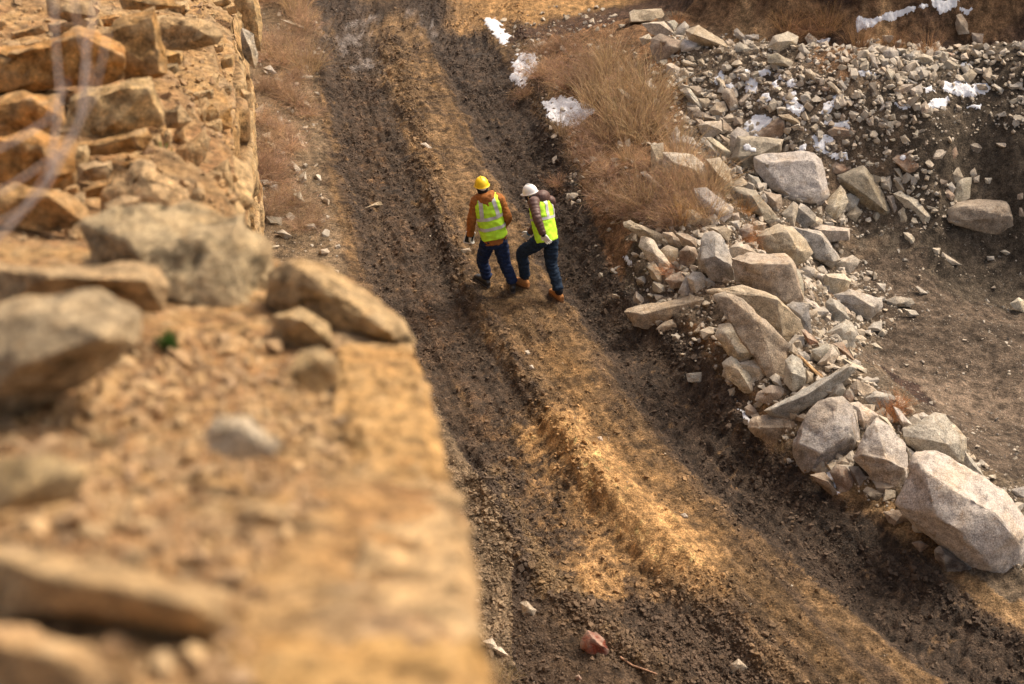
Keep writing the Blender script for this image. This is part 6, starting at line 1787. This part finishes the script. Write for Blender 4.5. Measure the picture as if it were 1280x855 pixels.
from mathutils.bvhtree import BVHTree
def worker(name_label, y0, J, F, hatmat, jacket, vestmat, pants, bootm, solem, puffy, collar, headcover, bands, hat_tilt, gloves, hood, left_first=True, hatup=None):
    base = Vector((J['hip'].x, J['hip'].y, gz(J['hip'].x, J['hip'].y)))
    root = empty('person', base)
    tag(root, name_label, 'person')
    # children are modelled in world space; the parent sits at the feet
    up_sp = (J['neck'] - J['hip']).normalized()
    W = (J['shR'] - J['shL']); W = (W - up_sp * W.dot(up_sp)).normalized()      # to his right
    Fw = W.cross(up_sp) * -1.0
    if Fw.dot(F) < 0: Fw = -Fw
    torL = (J['neck'] - J['hip']).length
    hip, neck = J['hip'], J['neck']
    KW = bands['kw']; HK = .87
    def tr(s, w_, d_, off=0.0): return (hip + up_sp * s * torL + Fw * off, W * w_ * KW, Fw * d_ * KW)
    # body
    body = [ring_mesh([tr(-.12, .12, .09), tr(.1, .15, .105), tr(.4, .135, .10), (tr(.75, .16, .11)), tr(.92, .15, .09), tr(1.0, .07, .06)], 18)]
    hc = J['head']
    hu = hat_tilt[0].normalized(); hf = hat_tilt[1]; hf = (hf - hu * hf.dot(hu)).normalized(); hs = hf.cross(hu)
    hc = hc - hu * .012
    hu_, hf_, hs_ = hu, hf, hs
    hu, hf, hs = hu * HK, hf * HK, hs * HK
    body.append(limb([(neck - up_sp * .03, .052), (hc - hu * .06, .052)], 12, nseg=3))
    body.append(ball(hc, hs * .073, hf * .092, hu * .112))
    body.append(ball(hc + hf * .09 - hu * .015, hs * .014, hf * .022, hu * .022, 8))          # nose
    body.append(ball(hc + hf * .075 - hu * .075, hs * .03, hf * .02, hu * .022, 8))            # chin
    body.append(ball(hc + hf * .088 - hu * .045, hs * .022, hf * .008, hu * .006, 8))          # lips
    for q in (-1, 1):
        body.append(ball(hc + hs * q * .074 - hf * .005 - hu * .01, hs * .012, hf * .020, hu * .032, 8))   # ears
    for sd in ('L', 'R'):
        body.append(limb([(J['sh' + sd], .05), (J['el' + sd], .038), (J['wr' + sd], .028)], 12))
        body.append(limb([(J['hp' + sd], .075), (J['kn' + sd], .052), (J['an' + sd], .04)], 12))
    bd = fuse('body', body, .010, M_SKIN, root, None, 2)
    for q in (-1, 1):
        V, Fc = ball(hc + hs * q * .03 + hf * .082 + hu * .012, hs * .011, hf * .009, hu * .008, 8)
        me = bpy.data.meshes.new('eye'); me.from_pydata([tuple(v) for v in V], [], Fc)
        link_mesh('eye', me, M_BLACK, bd)
    # head cover (hood of knit under the helmet)
    sh = [ball(hc - hf * (.0 if puffy else .012) + hu * .004, hs * .083, hf * (.112 if puffy else .092), hu * .120)]
    if headcover[1]: sh.append(limb([(neck + up_sp * .0, .068), (hc - hu * .07, .066)], 14, nseg=3))
    fuse('balaclava' if headcover[1] else 'hair', sh, .008, headcover[0], root, None, 2)
    # trousers
    sh = [ring_mesh([tr(-.20, .125, .10), tr(-.08, .155, .120), tr(.06, .165, .122), tr(.18, .16, .115)], 20)]
    for sd in ('L', 'R'):
        a, k, n_ = J['hp' + sd], J['kn' + sd], J['an' + sd]
        sh.append(limb([(a, .100), (a.lerp(k, .5), .088), (k, .073), (k.lerp(n_, .5), .068), (n_.lerp(k, .22), .063), (n_.lerp(k, .13), .066)], 16))
    fuse('trousers', sh, .009, pants, root, folds(.017, 9, 3.1), 2)
    # jacket with sleeves and hood
    tor = [(-.10, .160, .125), (.05, .168, .128), (.3, .165, .122), (.6, .175, .125), (.82, .188, .122), (.95, .150, .100), (1.03, .085, .08)]
    sh = [ring_mesh([tr(*q) for q in tor], 22)]
    for sd in ('L', 'R'):
        a, e, n_ = J['sh' + sd], J['el' + sd], J['wr' + sd]
        sh.append(limb([(a.lerp(neck, .25), .065), (a, .070), (a.lerp(e, .5), .061), (e, .056), (e.lerp(n_, .6), .050), (n_, .044)], 16, puff=.13 if puffy else 0, nseg=9))
    if puffy:
        sh.append(limb([(neck - W * .07 + Fw * .03 - up_sp * .01, .045), (neck - W * .06 - Fw * .03, .055), (neck - Fw * .06 + up_sp * .015, .065), (neck + W * .06 - Fw * .03, .055), (neck + W * .07 + Fw * .03 - up_sp * .01, .045)], 14, nseg=6))
        sh.append(ball(neck - Fw * .045 + up_sp * .04, W * .115, Fw * .085, up_sp * .085))
    else:
        sh.append(limb([(neck - W * .085 + Fw * .02, .035), (neck - W * .06 - Fw * .05 + up_sp * .005, .048), (neck - Fw * .085, .055), (neck + W * .06 - Fw * .05 + up_sp * .005, .048), (neck + W * .085 + Fw * .02, .035)], 12, nseg=6))
        sh.append(ball(neck - Fw * .075 - up_sp * .03, W * .10, Fw * .055, up_sp * .085))
        sh.append(limb([(neck - Fw * .10 - up_sp * .05, .035), (neck - Fw * .115 - up_sp * .12, .012)], 8, nseg=3))
    fuse('jacket', sh, .008, jacket, root, folds(.004 if puffy else .013, 10, 5.7), 1)
    # vest
    tv = [(bands['hem'], .184, .142), (.2, .180, .142), (.45, .180, .140), (.7, .188, .142), (.86, .184, .134), (.95, .160, .116), (1.0, .115, .092)]
    ve = fuse('safety_vest', [ring_mesh([tr(q[0], q[1], q[2], .0) for q in tv], 26, 2.3)], .008, vestmat, root, folds(.016, 7, 9.3, Vector((1, 1, 1.3))), 2)
    bvh = BVHTree.FromPolygons([v.co for v in ve.data.vertices], [p.vertices for p in ve.data.polygons])
    ctr = lambda s: hip + up_sp * s * torL
    for s in bands['h']:
        rows = []
        for k in range(73):
            t = 2 * math.pi * k / 72
            dr = W * math.cos(t) + Fw * math.sin(t)
            rows.append([(ctr(s + q) + dr * .5, -dr) for q in (-.036, 0, .036)])
        ribbon_on(bvh, 'reflective_band', rows, M_TAPE, ve)
    for u, s0 in bands['v']:
        for back in (-1, 1):
            rows = []
            for k in range(24):
                s = s0 + (.97 - s0) * k / 23
                rows.append([(ctr(s) + W * (u * (1 - .25 * (k / 23)) + q) + Fw * back * .5, Fw * -back) for q in (-.024, 0, .024)])
            ribbon_on(bvh, 'reflective_band', rows, M_TAPE, ve)
    # helmet
    hb = hc + hu * .035 + hf * .0
    rings = [(hb, hs * .108, hf * .128)]
    for t in (0.01, .03, .055, .08, .1, .115, .125, .131):
        q = math.sqrt(max(0.02, 1 - (t / .134) ** 2.4))
        rings.append((hb + hu * t, hs * .101 * q, hf * .121 * q))
    V, Fc = ring_mesh(rings, 28)
    me = bpy.data.meshes.new('helmet'); me.from_pydata([tuple(v) for v in V], [], Fc)
    for p in me.polygons: p.use_smooth = True
    he = link_mesh('helmet', me, hatmat); he.parent = root; he.matrix_parent_inverse = Matrix.Translation(-root.location)
    def child(nm, vf, mat, par, sm=True):
        me = bpy.data.meshes.new(nm); me.from_pydata([tuple(v) for v in vf[0]], [], vf[1])
        for p in me.polygons: p.use_smooth = sm
        return link_mesh(nm, me, mat, par)
    child('brim', ring_mesh([(hb - hu * .006 + hf * .006, hs * .113, hf * .137), (hb + hf * .006, hs * .116, hf * .142), (hb + hu * .006 + hf * .004, hs * .110, hf * .132)], 30), hatmat, he)
    child('visor', ring_mesh([(hb + hf * .120 - hu * .010, hs * .070, hf * .045), (hb + hf * .115 + hu * .004, hs * .075, hf * .048)], 20), hatmat, he)
    child('ridge', limb([(hb + hu * .098 - hf * .075, .008), (hb + hu * .126 - hf * .03, .012), (hb + hu * .126 + hf * .03, .012), (hb + hu * .098 + hf * .075, .008)], 10, nseg=3), hatmat, he)
    child('nape_strap', limb([(hb - hs * .085 - hf * .02 - hu * .012, .012), (hb - hf * .108 - hu * .022, .015), (hb + hs * .085 - hf * .02 - hu * .012, .012)], 8, nseg=6), M_WHAT, he)
    # boots
    for sd in ('L', 'R'):
        boot(root, J['heel' + sd], J['toe' + sd], J['an' + sd], bootm, solem, collar)
    for sd, spec_ in gloves.items():
        g = fuse('glove', hand(J['wr' + sd] + (J['wr' + sd] - J['el' + sd]).normalized() * .015, spec_[0], spec_[1], spec_[2], spec_[3], 1.08), .0035, spec_[4], root, None, 1)
        dn = spec_[0].normalized(); wq = J['wr' + sd]
        V, Fc = limb([(wq - dn * .012, .037), (wq + dn * .03, .035)], 12, nseg=2)
        cf = child('cuff', (V, Fc), spec_[5], g)
    # keep children where they were modelled
    for o in root.children:
        o.matrix_parent_inverse = Matrix.Translation(-root.location)
    return root

def gpt(px, py, up=0.0):
    p, d = ground_hit(px, py); z = float(gfull(np.array([p.x]), np.array([p.y]))[0])
    return Vector((p.x, p.y, z + up))

# worker with the yellow helmet
hl, tl = gpt(611, 359), gpt(599, 350); hr, trr = gpt(641, 367), gpt(639, 355)
y0 = (hl.y + hr.y) / 2 + .02
Q = lambda px, py, dy: at_y(px, py, y0 + dy)
J1 = dict(hip=Q(618, 297, 0), neck=Q(606.5, 244, .06), head=Q(602.5, 233.5, .08), shL=Q(595, 252, .03), shR=Q(624, 249.5, .07),
          elL=Q(589.5, 275, .0), wrL=Q(588, 292, .10), elR=Q(634, 272, .05), wrR=Q(627, 286, .26),
          hpL=Q(610.5, 301, .0), hpR=Q(624.5, 301, .0), knL=Q(603, 325, .12), knR=Q(630.5, 328, .02), anL=hl + Vector((-.02, .05, .13)), anR=hr + Vector((0, .05, .13)),
          heelL=hl, toeL=tl, heelR=hr, toeR=trr)
W1 = worker('worker in yellow helmet, caramel hooded jacket and lime vest, walking with a tablet', y0, J1, Vector((-.15, 1, 0)), M_YHAT, M_CARAMEL, M_VEST, M_NAVY, M_BOOTB, M_SOLE, False, None, (M_BLACK, True),
    dict(kw=.93, hem=.035, h=[.30, .54], v=[(-.105, .54), (.105, .54)]), (Vector((-.10, .12, 1)), Vector((-.25, 1, -.1))),
    dict(L=(Vector((-.05, .25, -1)), Vector((-1, 0, 0)), Vector((.1, 1, .2)), .55, M_GLOVE, M_BLACK), R=(Vector((-.6, .6, -.3)), Vector((.5, .5, .5)), Vector((-.3, 0, 1)), .5, M_GLOVE, M_BLACK)), 'slim')
# the tablet in his left hand
tc_ = J1['wrL'] + Vector((-.015, .03, -.075))
def slab(name, c, x, y, z, hx, hy, hz, mat, parent=None, bev=.006):
    bm = bmesh.new(); bmesh.ops.create_cube(bm, size=2)
    bmesh.ops.bevel(bm, geom=list(bm.edges), offset=.12, segments=2, affect='EDGES')
    for v in bm.verts: v.co = x * v.co.x * hx + y * v.co.y * hy + z * v.co.z * hz
    me = bpy.data.meshes.new(name); bm.to_mesh(me); bm.free()
    o = link_mesh(name, me, mat, parent)
    if not parent: o.location = c
    return o
tx_ = Vector((.93, .1, -.25)).normalized(); ty_ = Vector((.25, .05, 1)); ty_ = (ty_ - tx_ * ty_.dot(tx_)).normalized(); tz_ = tx_.cross(ty_)
tab = slab('tablet', tc_, tx_, ty_, tz_, .064, .088, .006, M_DEV)
tag(tab, 'small white framed tablet in the left hand of the worker in the yellow helmet', 'tablet')
for sg in (-1, 1):
    sc_ = slab('screen' if sg > 0 else 'back_cover', tc_, tx_, ty_, tz_, .052, .074, .0012, M_SCR, tab)
    sc_.location = tz_ * .0065 * sg

# worker with the white helmet
hl, tl = gpt(661, 363, .01), gpt(645, 357, .01); hr, trr = gpt(702.5, 378), gpt(688, 367)
y0 = (hl.y + hr.y) / 2 + .05
Q = lambda px, py, dy: at_y(px, py, y0 + dy)
J2 = dict(hip=Q(682, 296, .0), neck=Q(675, 250, .20), head=Q(663.5, 243, .30), shL=Q(667, 253, -.02), shR=Q(688, 252, .25),
          elL=Q(671.5, 273, -.21), wrL=Q(678, 291, -.28), elR=Q(676, 274, .38), wrR=Q(663, 290, .40),
          hpL=Q(676.5, 300, -.04), hpR=Q(688, 300, .07), knL=Q(653, 316, .10), knR=Q(689, 329, .03), anL=hl + Vector((-.05, .06, .13)), anR=hr + Vector((-.04, .05, .14)),
          heelL=hl, toeL=tl, heelR=hr, toeR=trr)
W2 = worker('worker in white helmet, padded dark brown jacket and lime vest, stooping in mid step', y0, J2, Vector((-.65, .8, 0)), M_WHAT, M_PUFF, M_VEST, M_DENIM, M_BOOTT, M_SOLEB, True, M_BLACK, (M_NKNIT, True),
    dict(kw=.90, hem=-.10, h=[.52], v=[(-.06, .52), (.11, .52)]), (Vector((-.30, .30, 1)), Vector((-.8, .55, -.45))),
    dict(L=(Vector((.55, -.1, -.9)), Vector((-.4, -1, -.1)), Vector((-.7, .3, -.4)), .2, M_GLOVE, M_BLACK), R=(Vector((-.5, .2, -.7)), Vector((-.3, -.6, .5)), Vector((-.6, .2, .6)), .5, M_GLOVE, M_GBLUE)), 'puffy')
# ------------------------------------------------------------ names for every stone and plant that has none yet
import re
def short(l):
    l = re.split(r' (?:lying|beside|just|standing|below|in the middle|in the|under|on top|above|behind|at the|right of|left of|reaching|leaning|topmost|jutting|ringed|capped|leaning|near|half|perched|pointing|among|set|poking|with|by|between|on|of the)\b', l)[0]
    return l.rstrip(', ')
LM = [(r['x'], r['y'], short(r['label']), r) for r in ROCKS if r['label']]
LM += [(1192, 120, 'upper right snow drift', None), (655, 90, 'larger snow patch', None), (935, 115, 'snow flecks', None), (992, 135, 'gully snow strip', None), (775, 100, 'bushes of the bank', None), (1110, 15, 'snow line on the dark bank', None), (1128, 465, 'dark damp soil', None), (610, 290, 'worker in the yellow helmet', None), (680, 290, 'worker in the white helmet', None)]
def rel(x, y, lx, ly):
    dx, dy = x - lx, (y - ly) * 1.2
    d = math.hypot(dx, dy)
    v = 'above' if dy < 0 else 'below'; h = 'left of' if dx < 0 else 'right of'
    if abs(dy) > 2 * abs(dx): w_ = v
    elif abs(dx) > 2 * abs(dy): w_ = h
    else: w_ = v + ' and ' + h
    if w_ in ('above', 'below') and d < 18: w_ = 'directly ' + w_
    return w_, d
used = {}
def words(s): return len(s.split())
def give(x, y, desc, skip=None):
    c = sorted([(rel(x, y, a, b)[1], rel(x, y, a, b)[0], n) for a, b, n, r in LM if r is not skip])
    tries = []
    for i in range(6):
        tries.append(f'{desc} {c[i][1]} the {c[i][2]}')
        if i == 0 or True:
            for j in range(6):
                if i != j and c[j][2] != c[i][2]:
                    tries.append(f'{desc} {c[i][1]} the {c[i][2]} and {c[j][1]} the {c[j][2]}')
    # nearest landmark first, then pairs of near ones
    order = [tries[0]] + [t for t in tries[1:] if t.count(' the ') >= 2][:14] + tries
    for t in order:
        if t not in used and 4 <= words(t) <= 16: used[t] = 1; return t
    for t in order:
        if 4 <= words(t) <= 16: return t
    return ' '.join(order[0].split()[:16])
for r in sorted(ROCKS, key=lambda r: -r['s']):
    o = r['o']
    if not r['label']:
        s = r['s']
        sz = 'large' if s > 40 else 'medium' if s > 24 else 'small' if s > 12 else 'tiny'
        ar = r['w'] / max(1, r['h'])
        shp = 'long' if ar > 2.1 else 'upright' if ar < .62 else 'blocky' if len(r['P']) < 6 else 'rough'
        r['label'] = give(r['x'], r['y'], f"{sz} {shp} {PALW[r['c']]} stone", r)
    onroad = r['x'] < 600 or r['y'] > 780 or (560 < r['x'] < 770 and r['y'] > 250)
    g = 'stones lying on the road' if onroad and r['x'] > 400 else 'stones at the foot of the cliff' if r['x'] < 420 else 'rocks of the rubble heap'
    tag(o, r['label'], 'rock', g)
SIDEW = lambda x: 'at the cliff foot' if x < 420 else 'on the bushy bank' if x < 910 else 'behind the rubble'
for p in PLANTS:
    kd = {'tumble': 'dry brown bush', 'tuft': 'straw coloured grass tuft', 'green': 'green weed'}[p['kind']]
    s = p['s']
    if not p['label']:
        sz = 'broad' if s > 1.0 else 'middling' if s > .82 else 'small'
        x, y = p['x'], p['y']
        c = sorted((math.hypot(x - q['x'], (y - q['y'])), q) for q in [] )
        if x < 420:
            row = f'{int((y + 20) // 22) + 1}' ; row = ['top of the picture', 'far cliff block', 'long pale stone', 'lower cliff block', 'second snow patch', 'green weed', 'tall grass', 'cream boulder', 'yellow helmet', 'lime vests', 'navy trousers', 'blue trouser knees', 'tan boots', 'ledge tip', 'ledge'][max(0, min(14, int((y + 20) // 22)))]
            side = 'close against the cliff' if x < 345 else 'near the road edge' if x > 372 else 'between cliff and road'
            base = f'{sz} {kd} {side}, level with the {row}'
            if base in used:
                b2 = f'{base}, ' + ('upper' if used[base][1] > y else 'lower'); base = b2 if b2 not in used else base
            if base in used: base = give(x, y, f'{sz} {kd}')
            if base not in used or used[base] == 1: used[base] = (x, y)
            p['label'] = base
        else:
            p['label'] = give(x, y, f'{sz} {kd}')
    g = 'dry bushes along the cliff foot' if p['x'] < 420 else 'dry bushes and tufts on the bank'
    tag(p['o'], p['label'], {'tumble': 'bush', 'tuft': 'grass', 'green': 'weed'}[p['kind']], g)
